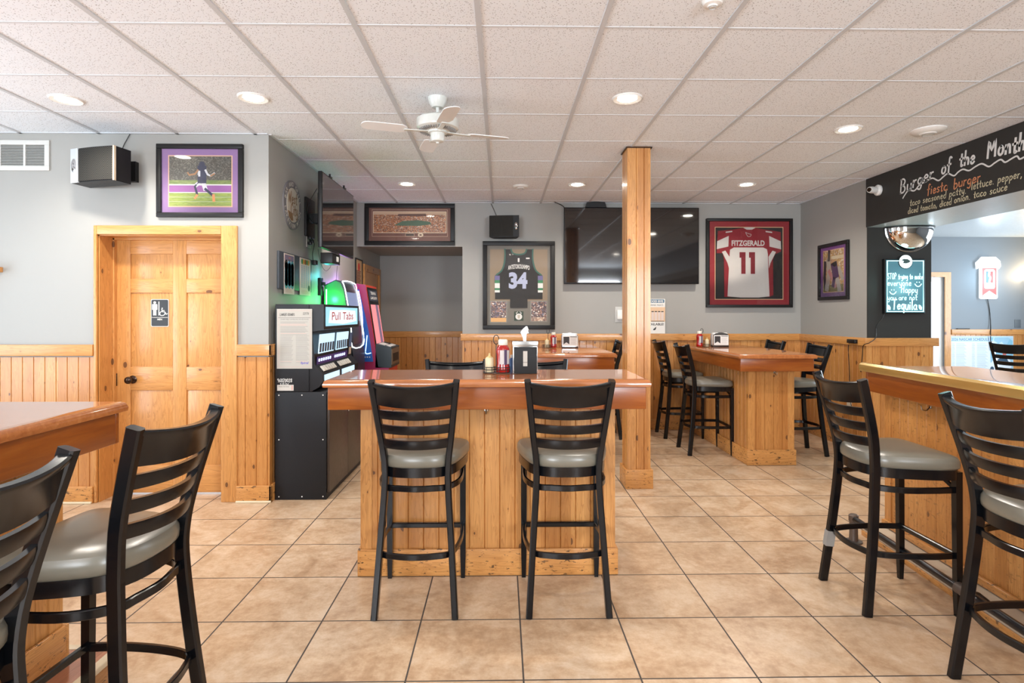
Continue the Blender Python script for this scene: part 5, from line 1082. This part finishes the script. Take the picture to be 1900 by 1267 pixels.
a = atY(1906, 525, Y2-.1); t = thing('wall_sconce', 'small warm wall lamp at the edge of the bar room wall', 'wall lamp', (a.x+.12, Y2, a.z)); mb = MB(); mb.lathe([(.03, -.10), (.07, .08)], (0, -.09, 0), glow('lamp_shade', (1, .75, .45), 3), 20); mb.build('shade', t); mb = MB(); mb.box((-.03, -.09, -.03), (.03, 0, .0), BRONZE); mb.build('arm', t)
l = bpy.data.lights.new('sconce_light', 'POINT'); l.energy = 9; l.color = (1, .72, .42); l.shadow_soft_size = .05; o = bpy.data.objects.new('sconce_light', l); o.location = (a.x+.12, Y2-.16, a.z+.12); COL.objects.link(o)
c, w_, h_ = wallspot(1763.5, 623.5, 1880, 705, 'Y', Y2-.016); t = thing('race_schedule_poster', 'large pale blue 2026 race schedule poster below the bar room rail', 'poster', (c.x, Y2-.0145, c.z))
PBL = flat('poster_pale_blue', (.50, .66, .80), .5); mb = MB(); mb.box((-w_/2, -.003, -h_/2), (w_/2, 0, h_/2), PBL); mb.build('sheet', t); U = lambda a, b: (-w_/2+w_*a, h_/2-h_*b)
mb = MB(); quadp(mb, *U(.0, 1), *U(.63, .13), flat('poster_ice', (.68, .76, .84), .5), -.0034); txt(mb, '2026 NASCAR SCHEDULE', *U(.015, .105), h_*.065, flat('print_navy', (.03, .12, .28), .5), -.004, align='L', width=w_*.60)
GYP = flat('print_grey_blue', (.30, .40, .52), .6)
for r_ in range(26):
    for x_, wd in ((.02, .05), (.09, .16), (.34, .05), (.42, .17)): slab(mb, *U(x_, .17+.026*r_), *U(x_+wd*(.8+.2*((r_*7) % 3)/2), .163+.026*r_), GYP, -.0038, .0004)
mb.build('print', t)
mb = MB(); quadp(mb, *U(.64, .92), *U(.99, .03), speckle('poster_sky', [(.3, (.20, .50, .68)), (.6, (.40, .62, .80)), (.8, (.55, .72, .82))], 9), -.0034)
def UP(l): return [U(*p) for p in l]
WHT, NVY = flat('car_white', (.72, .78, .84), .4), flat('car_dark', (.03, .07, .12), .4)
mb.prism(UP([(.64, .62), (.70, .50), (.80, .44), (.92, .46), (.97, .62), (.97, .72), (.70, .72)]), -.0042, -.0035, WHT); mb.prism(UP([(.72, .56), (.80, .49), (.90, .52), (.93, .60), (.74, .62)]), -.0047, -.0043, NVY)
mb.prism(UP([(.60, .70), (.62, .58), (.68, .66), (.88, .68), (.97, .74), (.96, .84), (.66, .80)]), -.0052, -.0048, WHT)
for a_, b_ in ((.66, .74), (.82, .82), (.93, .83)): mb.prism([(U(a_, b_)[0]+x_, U(a_, b_)[1]+z_) for x_, z_ in disc(0, 0, .03, 14, .035)], -.0057, -.0053, NVY)
mb.prism(UP([(.83, .33), (.86, .26), (.90, .33), (.88, .46), (.83, .44)]), -.0045, -.0036, flat('photo_red_cap', (.5, .12, .10), .5)); mb.build('car_photo', t)
p = atY(1788, 611.5, Y2-.03); t = thing('remote_control', 'slim dark remote lying on the bar room chair rail', 'remote', (p.x, Y2-.017, RAIL1)); mb = MB(); mb.box((-.1, -.015, 0), (.1, .012, .014), BLACK, .003); mb.build('body', t)
p = atY(1888, 601, Y2); t = thing('wall_outlet', 'grey outlet cover just above the bar room chair rail', 'outlet', (p.x, Y2, p.z)); mb = MB(); mb.box((-.05, -.006, -.06), (.05, 0, .07), flat('cover_slate', (.12, .14, .16), .4), .002); mb.build('cover_plate', t)

# ================================================================ CEILING FIXTURES
def ceil_disc(name, px, py, r, label, cat, hgt=.03):
    q = atZ(px, py, H); t = thing(name, label, cat, (q.x, q.y, H)); hgt = hgt; mb = MB(); mb.lathe([(0, -hgt), (r*.45, -hgt), (r*.5, -hgt*.8), (r*.85, -hgt*.65), (r, -hgt*.2), (r, 0)], (0, 0, 0), WHITE, 32); mb.build('housing', t)
    mb = MB(); mb.lathe([(r*.28, -hgt-.001), (r*.30, -hgt-.004), (r*.36, -hgt-.001)], (0, 0, 0), flat('vent_slot_grey', (.45, .45, .44), .5), 24); mb.build('sensor_ring', t)
ceil_disc('smoke_detector', 966, 345, .085, 'white smoke detector on the ceiling before the back wall', 'smoke detector'); ceil_disc('ceiling_access_point', 1722, 241, .115, 'wide white disc on the ceiling beside the chalkboard beam', 'ceiling device', .035)
ceil_disc('sprinkler', 1322, 1, .045, 'small white cap on the ceiling cut by the top picture edge', 'ceiling device', .03)
q = atZ(812, 182, H); t = thing('ceiling_fan', 'white ceiling fan motor with pale blades on a short rod', 'ceiling fan', (q.x, q.y, H))
FW = flat('fan_white', (.66, .68, .64), .3)
mb = MB(); mb.lathe([(0, 0), (.062, 0), (.060, -.012), (.052, -.035), (.042, -.055), (.036, -.062), (0, -.062)], (0, 0, 0), FW, 32); mb.build('canopy', t)
mb = MB(); mb.lathe([(.011, -.055), (.011, -.125)], (0, 0, 0), FW, 14); mb.build('downrod', t)
mb = MB(); mb.lathe([(0, -.118), (.03, -.12), (.115, -.128), (.132, -.14), (.134, -.18), (.130, -.195), (.120, -.20), (.075, -.212), (0, -.213)], (0, 0, 0), FW, 44); mb.build('motor_housing', t)
mb = MB()
for k in range(44):
    a = 2*PI*k/44; M = Matrix.Rotation(a, 4, 'Z'); mb.box((.078, -.0022, -.2135), (.116, .0022, -.203), flat('fan_slot', (.30, .30, .29), .6), 0, M)
mb.build('vent_slots', t)
mb = MB(); mb.lathe([(0, -.212), (.062, -.212), (.060, -.222), (.045, -.226), (.045, -.262), (.038, -.275), (.012, -.280), (.008, -.288), (0, -.288)], (0, 0, 0), FW, 32); mb.build('switch_housing', t)
for k in range(4):
    a = math.radians(17+90*k); M = Matrix.Rotation(a, 4, 'Z'); bl = MB(); tilt = Matrix.Rotation(math.radians(9), 4, 'X')
    pts = rrect(.19, -.05, .47, .05, .045, 5); vs = [M @ tilt @ Vector((x_, y_, zz_)) + Vector((0, 0, -.216)) for zz_ in (0, .005) for x_, y_ in pts]; n = len(pts)
    bl.add(vs, [tuple(range(n-1, -1, -1)), tuple(range(n, 2*n))]+[(i, (i+1) % n, n+(i+1) % n, n+i) for i in range(n)], flat('fan_blade_white', (.80, .80, .79), .35)); bo = bl.build('blade', t)
    bl = MB(); bl.bar([M @ Vector(p)+Vector((0, 0, -.214)) for p in ((.06, 0, 0), (.13, 0, -.004), (.21, 0, -.006))], .03, .006, FW); bl.build('blade_bracket', bo)

# ================================================================ TABLE TOP THINGS
def lathe_part(parent, name, prof, m, x=0, y=0, z=0, seg=24): mb = MB(); mb.lathe(prof, (x, y, z), m, seg); return mb.build(name, parent)
def ketchup(x, y, z, s, label, facing=0):
    t = thing('ketchup_bottle', label, 'ketchup bottle', (x, y, z), facing, 'ketchup bottles on the bar tables'); S = lambda p: [(r_*s, h_*s) for r_, h_ in p]
    lathe_part(t, 'bottle', S([(0, 0), (.034, 0), (.038, .006), (.038, .03), (.034, .05), (.036, .10), (.039, .118), (.036, .135), (.024, .152), (.020, .156), (0, .156)]), RED)
    lathe_part(t, 'cap', S([(.024, .152), (.026, .155), (.026, .178), (.022, .184), (0, .184)]), flat('cap_cream', (.72, .68, .58), .4))
    mb = MB(); vs = []; n = 10
    for zz_ in (.048*s, .125*s):
        for k in range(n+1): a = math.radians(-115+k*9); vs.append((.0395*s*math.cos(a)+.0, .0395*s*math.sin(a), zz_))
    mb.add(vs, [(k, k+1, n+2+k, n+1+k) for k in range(n)], flat('ketchup_label', (.50, .46, .44), .5), True)
    vs = []
    for zz_ in (.045*s, .128*s):
        for k in range(5): a = math.radians(-80+k*6); vs.append((.0402*s*math.cos(a), .0402*s*math.sin(a), zz_))
    mb.add(vs, [(k, k+1, 6+k, 5+k) for k in range(4)], flat('label_dark', (.06, .03, .08), .5)); mb.build('label', t); return t
def mustard(x, y, z, s, label):
    t = thing('mustard_bottle', label, 'mustard bottle', (x, y, z), 0, 'cream squeeze bottles on the bar tables'); S = lambda p: [(r_*s, h_*s) for r_, h_ in p]
    lathe_part(t, 'bottle', S([(0, 0), (.024, 0), (.026, .004), (.026, .082), (.022, .090), (0, .09)]), CREAM); lathe_part(t, 'nozzle', S([(.020, .088), (.016, .094), (.007, .100), (.004, .116), (0, .117)]), flat('nozzle_yellow', (.55, .42, .18), .4)); return t
def caddy(x, y, z, s, label, w_=.085):
    t = thing('condiment_caddy', label, 'wire caddy', (x, y, z), 0, 'wire condiment caddies'); mb = MB(); r = .0022*s
    def ring(cx, zz_, rad): mb.tube([(cx+rad*math.cos(2*PI*k/22), rad*math.sin(2*PI*k/22), zz_) for k in range(22)], r, CORD, 6, closed=True)
    for cx, rad in ((-.045*s, .033*s), (.03*s, .044*s)):
        for zz_ in (.006, .022*s, .036*s): ring(cx, zz_, rad)
        for k in range(6): a = 2*PI*k/6; mb.tube([(cx+rad*math.cos(a), rad*math.sin(a), .005), (cx+rad*math.cos(a), rad*math.sin(a), .036*s)], r*.8, CORD, 5)
    mb.build('basket', t)
    mb = MB(); hz = .165*s; mb.tube([(-.006*s, .04*s, .01), (-.006*s, .04*s, hz)], r*1.1, CORD, 6); mb.tube([(-.006*s+.016*s*math.cos(2*PI*k/20), .04*s, hz+.026*s+.026*s*math.sin(2*PI*k/20)) for k in range(20)], r*1.2, CORD, 6, closed=True); mb.build('handle', t); return t
cz = Z1; q = atZ(925, 694, cz); yq = 3.33; xq = atY(925, 694, yq).x
caddy(xq-.008, yq, cz, 1.0, 'black wire caddy with ring handle on the long front table'); ketchup(xq+.025, yq, cz+.005, 1.03, 'large red ketchup bottle in the caddy on the long front table'); mustard(xq-.052, yq, cz+.005, .95, 'pale squeeze bottle beside the large ketchup on the front table')
p = atY(950, 694, 3.33); t = thing('blue_bottle', 'small blue packet bottle between the ketchup and tissue dispenser', 'bottle', (xq+.078, 3.40, cz)); lathe_part(t, 'body', [(0, 0), (.013, 0), (.014, .075), (.008, .085), (0, .085)], flat('bottle_blue', (.05, .12, .30), .35)); lathe_part(t, 'cap', [(.009, .084), (.009, .10), (0, .101)], WHITE)
# tissue dispenser
x0_, x1_ = atY(951.5, 690, 3.28).x, atY(997.5, 690, 3.28).x; wd = x1_-x0_; t = thing('tissue_dispenser', 'black upright tissue dispenser with chrome edges and tissue poking out', 'tissue dispenser', ((x0_+x1_)/2, 3.34, cz)); hh = .182
DB = flat('dispenser_black', (.012, .0115, .0115), .5, spec=.25)
mb = MB(); mb.box((-wd/2, -.06, 0), (wd/2, .06, hh), flat('dispenser_chrome', (.55, .55, .53), .22, metal=.9), .004); mb.build('body', t)
mb = MB(); mb.box((-wd/2+.005, -.064, .002), (wd/2-.004, -.0605, hh-.028), DB, .0015); mb.build('front_plate', t)
mb = MB(); mb.box((-.012, -.0655, .045), (.012, -.0641, .13), flat('slot_pale', (.46, .42, .36), .4)); mb.box((-.012, -.066, .066), (.012, -.0654, .068), DB); mb.build('level_window', t)
mb = MB(); mb.box((-wd/2-.002, -.063, hh-.026), (wd/2+.002, -.0605, hh+.003), flat('dispenser_chrome', (.55, .55, .53), .22, metal=.9), .001); mb.build('top_lip', t)
mb = MB(); N_ = 9; L_, R_ = [], []
prof = [(0, 0, .009), (-.002, .02, .010), (-.006, .04, .014), (-.006, .06, .019), (.002, .078, .016), (.008, .088, .006)]
vs = [];
for a_, b_, c_ in prof:
    for k in range(7): f = -1+k/3; vs.append((a_+f*c_+(0 if k < 4 else .004*b_/.09), .012*math.sin(f*2.2+b_*40), hh+b_*(1-.12*f*f) if b_ > .05 else hh+b_))
mb.add(vs, [(i*7+k, i*7+k+1, (i+1)*7+k+1, (i+1)*7+k) for i in range(len(prof)-1) for k in range(6)], flat('tissue_white', (.85, .84, .82), .8), True)
mb.sweep([(.006, .006, hh+.078), (.016, .004, hh+.062), (.018, .002, hh+.046)], [(-.006, -.0015), (.006, -.0015), (.006, .0015), (-.006, .0015)], flat('tissue_white', (.85, .84, .82), .8)); mb.build('tissue', t)
def napkins(x, y, z, label):
    t = thing('napkin_holder', label, 'napkin holder', (x, y, z), 0, 'chrome napkin holders on the back tables'); a = .088
    mb = MB(); mb.box((-a, -.05, .0), (a, .05, .012), BLACK, .003); mb.prism([(-a, .01), (a, .01), (a, .135), (a*.75, .152), (0, .165), (-a*.75, .152), (-a, .135)], -.048, -.040, CHROME); mb.prism([(-a, .01), (a, .01), (a, .135), (a*.75, .152), (0, .165), (-a*.75, .152), (-a, .135)], .040, .048, CHROME)
    mb.build('holder', t)
    mb = MB(); mb.box((-a+.008, -.038, .014), (a-.008, .038, .158), flat('tissue_white', (.85, .84, .82), .8), .01); mb.build('napkins', t)
    mb = MB(); mb.box((-a+.006, -.052, .022), (a-.006, -.0485, .132), PAPER); mb.build('card', t)
    mb = MB(); K = flat('card_ink', (.03, .025, .025), .5); mb.prism([(-a+.014, .122), (-.010, .122), (-.010, .040), (-.042, .062), (-a+.014, .040)], -.0545, -.0525, K); slab(mb, .0, .118, a-.014, .124, K, -.0535, .001)
    for k in range(5): slab(mb, .006, .10-.014*k, a-.02-.008*(k % 2), .103-.014*k, flat('print_pale_grey', (.45, .42, .40), .5), -.0535, .001)
    mb.build('print', t)
p = atY(1057, 638, 6.35); napkins(p.x, 6.35, ZT, 'napkin holder with white card on the table half hidden by the post')
p = atY(1027, 638, 6.30); ketchup(p.x, 6.30, ZT+.004, .90, 'ketchup bottle on the table half hidden by the post'); p = atY(1013, 638, 6.33); mustard(p.x+.012, 6.33, ZT+.004, .9, 'pale squeeze bottle on the table half hidden by the post'); caddy(p.x+.03, 6.31, ZT, .95, 'wire caddy on the table half hidden by the post')
p = atY(1335, 640, 6.5); napkins(p.x, 6.5, ZT, 'napkin holder with white card on the table below the red jersey')
p = atY(1298, 640, 6.45); ketchup(p.x, 6.45, ZT+.004, .95, 'ketchup bottle on the table below the red jersey'); p2 = atY(1311, 640, 6.45); mustard(p2.x+.004, 6.45, ZT+.004, .9, 'pale squeeze bottle on the table below the red jersey'); caddy(p2.x-.035, 6.45, ZT, .95, 'wire caddy on the table below the red jersey')

# ================================================================ GAMING CABINETS
GB = flat('cabinet_charcoal', (.013, .0145, .018), .5, spec=.3); GD = flat('cabinet_black', (.008, .008, .010), .4, spec=.3); CBR = flat('cabinet_door_brown', (.060, .045, .036), .35)
X0, Y0, YE = -1.732, 4.455, 5.56
t = thing('cabinet_pedestal', 'black two-door pedestal cabinet with white screws under the pull-tab machine', 'cabinet', (X0, Y0, 0)); w_ = -1.322-X0
mb = MB(); mb.box((0, 0, .0), (w_-.02, YE-Y0, .823), GB, .003); mb.build('carcass', t)
L2 = YE-Y0
for k in range(2):
    mb = MB(); a, b = .015+k*(L2-.03)/2, .015+(k+1)*(L2-.03)/2-.006; mb.box((w_-.02, a, .05), (w_, b, .80), CBR, .003); d = mb.build('door', t)
    mb = MB(); yy = b-.03 if k == 0 else a+.03; mb.lathe([(0, .02), (.011, .02), (.012, .014), (.006, .008), (.006, 0)], (w_, yy, .60), CHROME, 14, 'x'); mb.build('lock', d)
mb = MB()
for xx, zz_ in ((.03, .80), (w_/2, .80), (w_-.045, .80), (.03, .46), (w_-.045, .46), (.03, .025), (w_/2, .025), (w_-.045, .025)): mb.lathe([(0, -.002), (.005, -.0015), (.005, 0)], (xx, 0, zz_), WHITE, 10, 'y')
o = mb.build('screws', t); o['kind'] = 'stuff'
# pull-tab machine
t = thing('pull_tab_machine', 'charcoal pull-tab vending machine with lit Pull Tabs header and game windows', 'gaming machine', (X0, Y0, .825)); OFF = Matrix.Translation(-t.location)
prof = [(X0, .825), (-1.46, .825), (-1.40, .86), (-1.372, .905), (-1.372, .955), (-1.432, 1.028), (-1.452, 1.285), (-1.365, 1.300), (-1.365, 1.495), (X0, 1.495)]
mb = MB(); mb.prism(prof, Y0+.012, YE-.01, GD); mb.build('body', t, M=OFF)
mb = MB(); mb.box((X0, Y0+.004, .826), (-1.475, Y0+.012, 1.485), GB, .002); mb.build('side_panel', t, M=OFF)
def onX(X, tilt=0, z=0): return OFF @ Matrix.Translation((X, Y0, z)) @ Matrix.Rotation(PI/2, 4, 'Z') @ Matrix.Rotation(tilt, 4, 'X')
HB = glow('header_blue', (.25, .62, .85), .42, (.3, .5, .6)); HWt = glow('header_white', (.80, .92, 1.0), .50, (.3, .3, .3))
mb = MB(); mb.box((.06, -.004, 1.325), (L2-.07, -.0005, 1.475), HB); mb.build('lit_header', t, M=onX(-1.365))
mb = MB(); mb.prism([(.12, 1.35), (L2/2, 1.335), (L2-.12, 1.355), (L2-.16, 1.45), (L2/2, 1.455), (.16, 1.45)], -.006, -.0045, HWt)
txt(mb, 'Pull Tabs', L2/2-.02, 1.372, .065, flat('header_red', (.65, .12, .12), .5), -.0068, width=L2*.60, shear=.1, bold=.01); mb.build('header_lettering', t, M=onX(-1.365))
tilt = math.atan2(-.02, .257)
GW = glow('window_glow', (.50, .78, 1.0), .55, (.3, .35, .4)); 
for k, (a, b) in enumerate(((.06, .46), (.53, .90))):
    mb = MB(); mb.box((a, -.006, .085), (b, -.001, .235), GW); fr_ = mb.build('game_window', t, M=onX(-1.432, -tilt, 1.028))
    mb = MB()
    for q_ in range(6): wq = (b-a)/6; mb.box((a+q_*wq+.012, -.009, .095), (a+(q_+1)*wq-.012, -.0065, .165), flat('ticket_slots', (.05, .07, .10), .4))
    mb.build('ticket_columns', fr_, M=Matrix.Identity(4) @ onX(-1.432, -tilt, 1.028))
mb = MB(); mb.box((.05, -.004, .0), (.92, -.001, .06), flat('panel_violet', (.06, .03, .18), .4))
for g in (0, 1):
    for q_ in range(6): xx = .08+g*.43+q_*.058; mb.box((xx, -.008, .022), (xx+.026, -.004, .044), glow('indicator_blue', (.5, .65, 1.0), .8))
mb.build('indicator_panel', t, M=onX(-1.432, -tilt, 1.028))
mb = MB(); kt = math.atan2(.060, .073); KM = OFF @ Matrix.Translation((-1.372, Y0, .955)) @ Matrix.Rotation(PI/2, 4, 'Z') @ Matrix.Rotation(-kt, 4, 'X')
for g in (0, 1):
    for q_ in range(6): xx = .07+g*.46+q_*.06; mb.box((xx, -.012, .022), (xx+.046, -.002, .070), flat('key_white', (.70, .66, .58), .35), .002)
    mb.box((.06+g*.46, -.004, .016), (.43+g*.46, .0, .076), GD); mb.build('selection_keys', t, M=KM); mb = MB()
KM_ = (OFF @ Matrix.Translation((-1.372, Y0, .955)) @ Matrix.Rotation(PI/2, 4, 'Z') @ Matrix.Rotation(-kt, 4, 'X'))
lt = math.atan2(-.05, .03)
for a, b in ((.05, .46), (.54, .95)): mb = MB(); mb.box((a, -.004, -.048), (b, -.0005, -.004), GW); mb.build('lit_tray', t, M=OFF @ Matrix.Translation((-1.372, Y0, .953)) @ Matrix.Rotation(PI/2, 4, 'Z'))
mb = MB(); mb.box((.96, -.006, .09), (1.04, -.001, .22), flat('payment_plate', (.10, .16, .30), .4)); mb.box((.965, -.008, .02), (1.03, -.002, .085), flat('sticker_beige', (.55, .42, .33), .5)); mb.build('bill_slot', t, M=onX(-1.432, -tilt, 1.028))
# rules sheet, chalk note and sticker on its side
def onY(y=Y0+.004): return OFF @ Matrix.Translation((0, y, 0))
a, b = atY(513.5, 580, Y0), atY(579, 682, Y0)
s = thing('rules_sheet', 'white printed house rules sheet taped on the pull-tab machine side', 'paper sheet', ((a.x+b.x)/2, Y0+.003, (atY(513, 573, Y0).z+atY(513, 684, Y0).z)/2)); w_, h_ = b.x-a.x, atY(513, 573, Y0).z-atY(513, 684, Y0).z
mb = MB(); mb.box((-w_/2, -.002, -h_/2), (w_/2, 0, h_/2), flat('sheet_cream', (.42, .40, .36), .6, spec=.2)); mb.build('sheet', s); U = lambda a, b: (-w_/2+w_*a, h_/2-h_*b)
mb = MB(); INK = flat('print_ink', (.02, .02, .02), .5); PK = flat('print_faded_red', (.60, .30, .26), .6); GY = flat('print_mid_grey', (.16, .16, .16), .6)
rect_line(mb, *U(.05, .97), *U(.95, .03), .0012, PK, -.0024)
hand(mb, 'LANGER ROUNDS', *U(.09, .115), h_*.04, INK, -.0024, width=w_*.42, stroke=.13, th=.0003); hand(mb, '22170', *U(.74, .095), h_*.035, INK, -.0024, width=w_*.17, stroke=.13, th=.0003)
slab(mb, *U(.04, .150), *U(.96, .146), INK, -.0024, .0003); txt(mb, 'CHARITABLE GAMBLING HOUSE RULES', *U(.5, .185), h_*.022, GY, -.0024, width=w_*.8)
for k in range(36):
    f = .215+k*.0195; m_ = PK if k in (2, 3, 10, 34) else GY
    if f < .43: slab(mb, *U(.10, f+.004), *U(.88-.1*((k*3) % 4)/4, f), m_, -.0024, .0003)
    else:
        slab(mb, *U(.10, f+.003), *U(.46-.06*((k*5) % 4)/4, f), m_, -.0024, .0003); slab(mb, *U(.54, f+.003), *U(.92-.08*((k*7) % 4)/4, f), m_, -.0024, .0003)
hand(mb, 'Rules', *U(.66, .925), h_*.045, flat('print_violet', (.15, .12, .40), .5), -.0026, width=w_*.22, stroke=.2, th=.0003) if False else txt(mb, 'Spiral', *U(.78, .92), h_*.035, flat('print_violet', (.15, .12, .40), .5), -.0026, width=w_*.22, shear=.2, bold=.03)
mb.build('print', s)
mb = MB(); p = atY(514, 709, Y0); hand(mb, '96020028', p.x, p.z, .026, CW, Y0+.003, width=.115, stroke=.13, th=.0004); p = atY(519, 716, Y0); hand(mb, '3/3/26', p.x, p.z-.002, .022, CW, Y0+.003, width=.07, stroke=.13, th=.0004); mb.build('marker_note', t, M=OFF)
mb = MB(); p = atY(514, 725, Y0); mb.box((p.x, Y0+.0025, p.z), (p.x+.125, Y0+.004, p.z+.045), flat('sticker_white', (.55, .53, .49), .5)); txt(mb, 'Game Services', p.x+.05, p.z+.028, .009, INK, Y0+.002, width=.08); mb.box((p.x+.11, Y0+.002, p.z+.006), (p.x+.118, Y0+.0025, p.z+.04), PK); mb.build('sticker', t, M=OFF)
# rounded terminal with white light tube and green side
t = thing('game_terminal', 'rounded gaming terminal with glowing white outline and green lit side', 'gaming machine', (X0, 5.68, 0)); OFF = Matrix.Translation(-t.location); ya, yb = 5.68, 6.16
GS = flat('terminal_green_side', (.02, .22, .06), .35); TD = flat('terminal_dark', (.02, .022, .03), .3)
prof = [(X0, .0), (-1.45, .0), (-1.45, 1.02), (-1.465, 1.10), (-1.478, 1.30), (-1.535, 1.66), (-1.565, 1.74), (-1.62, 1.755), (X0, 1.70)]
mb = MB(); mb.prism(prof, ya, yb, TD, TD); mb.build('body', t, M=OFF)
mb = MB(); mb.prism([(X0+.002, .9), (-1.47, 1.0), (-1.485, 1.30), (-1.54, 1.65), (-1.575, 1.725), (-1.62, 1.745), (X0+.002, 1.69)], ya-.006, ya-.0005, GS); mb.build('side_panel', t, M=OFF)
TUBE = glow('white_light_tube', (.80, .93, 1.0), 2.0)
tb = [(-1.461, ya+.01, 1.10), (-1.473, ya+.01, 1.30), (-1.530, ya+.01, 1.66), (-1.556, ya+.02, 1.742), (-1.556, yb-.02, 1.742), (-1.530, yb-.01, 1.66), (-1.473, yb-.01, 1.30), (-1.461, yb-.01, 1.10)]
mb = MB(); mb.tube(smoothline(tb, 3, True), .005, TUBE, 8, closed=True); mb.build('light_tube', t, M=OFF)
q_ = math.atan2(.057, .36)
def onT(X, z, tl): return OFF @ Matrix.Translation((X, ya, z)) @ Matrix.Rotation(PI/2, 4, 'Z') @ Matrix.Rotation(tl, 4, 'X')
mb = MB(); mb.box((.05, -.004, .05), (yb-ya-.05, -.0005, .34), glow('terminal_screen', (.16, .20, .32), .7, (.02, .02, .03))); sc_ = mb.build('screen', t, M=onT(-1.478, 1.30, -q_))
mb = MB(); mb.box((.08, -.006, .16), (yb-ya-.08, -.0045, .20), glow('screen_band', (.45, .55, .85), 1.2)); mb.build('screen_print', sc_, M=onT(-1.478, 1.30, -q_))
mb = MB(); mb.box((.06, -.004, .02), (yb-ya-.06, -.0005, .20), flat('terminal_lower_glass', (.03, .03, .06), .15)); mb.build('lower_glass', t, M=onT(-1.4645, 1.10, -math.atan2(.013, .20)))
for nm, loc, col_, e_ in (('green_led', (-1.64, 5.62, 1.56), (.08, 1, .25), 1.5), ('violet_led', (-1.70, 6.22, 1.74), (.55, .30, 1), 1.0), ('cyan_led', (-1.70, 5.62, 1.78), (.1, .8, .9), .4)):
    l = bpy.data.lights.new(nm, 'POINT'); l.energy = e_; l.color = col_; l.shadow_soft_size = .03; o = bpy.data.objects.new(nm, l); o.location = loc; COL.objects.link(o)
mb = MB(); mb.box((X0+.02, ya-.012, 1.05), (X0+.03, ya-.006, 1.66), glow('green_led_strip', (.1, 1, .3), 3)); mb.box((X0+.02, yb+.006, 1.05), (X0+.03, yb+.012, 1.72), glow('violet_led_strip', (.55, .3, 1), 3)); mb.build('led_strip', t, M=OFF)
# magenta cabinet
t = thing('arcade_cabinet', 'tall magenta and blue arcade cabinet with slanted screen and red trim', 'gaming machine', (X0, 6.28, 0)); OFF = Matrix.Translation(-t.location); ya, yb = 6.28, 6.80
MG = flat('cabinet_magenta', (.36, .02, .10), .4); CR_ = flat('cabinet_red', (.55, .045, .02), .4); CB = flat('cabinet_blue', (.02, .13, .50), .4)
prof = [(X0, 0), (-1.22, 0), (-1.22, .835), (-1.335, .85), (-1.47, 1.735), (-1.56, 1.748), (X0, 1.72)]
mb = MB(); mb.prism(prof, ya, yb, MG, CR_); mb.build('body', t, M=OFF)
mb = MB(); mb.prism([(X0+.01, .905), (-1.387, .905), (-1.437, 1.24), (-1.49, 1.48), (-1.542, 1.686), (X0+.01, 1.62)], ya-.004, ya-.0005, CB); mb.build('side_art', t, M=OFF)
mb = MB(); pk = glow('pink_light_tube', (1.0, .5, .9), .9); lb = glow('pale_blue_tube', (.4, .75, 1.0), .9)
mb.tube(smoothline([(-1.545, ya-.008, 1.668), (-1.515, ya-.008, 1.50), (-1.502, ya-.008, 1.32), (-1.513, ya-.008, 1.08), (-1.56, ya-.008, .90)], 5), .006, pk, 6); mb.tube(smoothline([(-1.452, ya-.008, 1.19), (-1.462, ya-.008, 1.08), (-1.466, ya-.008, .995), (-1.410, ya-.008, 1.0)], 5), .005, lb, 6); mb.build('light_tubes', t, M=OFF)
mb = MB()
for xx in (-1.475, -1.45, -1.425): mb.prism([(xx+.008*math.cos(PI/2+2*PI*k/5*1)*(1 if k % 1 == 0 else .4), .955+.008*math.sin(PI/2+2*PI*k/5)) for k in range(5)], ya-.006, ya-.0041, PAPER)
mb.build('small_stars', t, M=OFF)
tl = math.atan2(.135, .885); W = yb-ya
def onC(z=.85, X=-1.335): return OFF @ Matrix.Translation((X, ya, z)) @ Matrix.Rotation(PI/2, 4, 'Z') @ Matrix.Rotation(-tl, 4, 'X')
mb = MB(); mb.box((.03, -.008, .17), (W-.03, -.0005, .87), GD, .003); mb.build('screen_bezel', t, M=onC())
mb = MB(); mb.box((.06, -.010, .24), (W-.06, -.0085, .68), glow('pink_screen', (.85, .25, .27), .55, (.2, .05, .05))); s2 = mb.build('screen', t, M=onC())
mb = MB(); mb.box((W*.55, -.0115, .24), (W*.78, -.0103, .68), glow('mauve_screen', (.18, .11, .18), .5, (.05, .04, .05))); mb.build('screen_figure', s2, M=onC())
mb = MB(); mb.box((.06, -.011, .72), (W-.06, -.0085, .84), flat('marquee_dark', (.05, .06, .09), .4)); txt(mb, 'TRIVIA', W/2, .79, .035, PAPER, -.0118, width=W*.5, bold=.02); txt(mb, 'GAME SHOW', W/2, .74, .03, PAPER, -.0118, width=W*.6, bold=.02); mb.build('marquee', t, M=onC())
mb = MB(); mb.prism([(-1.365, .84), (-1.195, .84), (-1.195, 1.055), (-1.36, 1.10)], ya-.0, yb-.02, flat('console_dark', (.018, .028, .036), .35)); mb.build('console', t, M=OFF)
mb = MB(); M2 = OFF @ Matrix.Translation((-1.36, ya, 1.10)) @ Matrix.Rotation(math.atan2(.045, .165), 4, 'Y')
mb.box((.02, .05, .0005), (.09, .28, .006), flat('keypad_white', (.65, .64, .62), .3)); mb.box((.10, .08, .0005), (.15, .40, .006), flat('keypad_white', (.65, .64, .62), .3)); mb.box((.03, .32, .0005), (.08, .42, .008), BRONZE); mb.build('control_panel', t, M=M2)
mb = MB(); mb.box((-1.195, ya+.02, .87), (-1.19, yb-.05, 1.04), flat('bronze_plate', (.20, .15, .11), .3, metal=.6)); mb.box((-1.19, ya+.08, .90), (-1.187, yb-.12, .99), GD); mb.build('coin_plate', t, M=OFF)
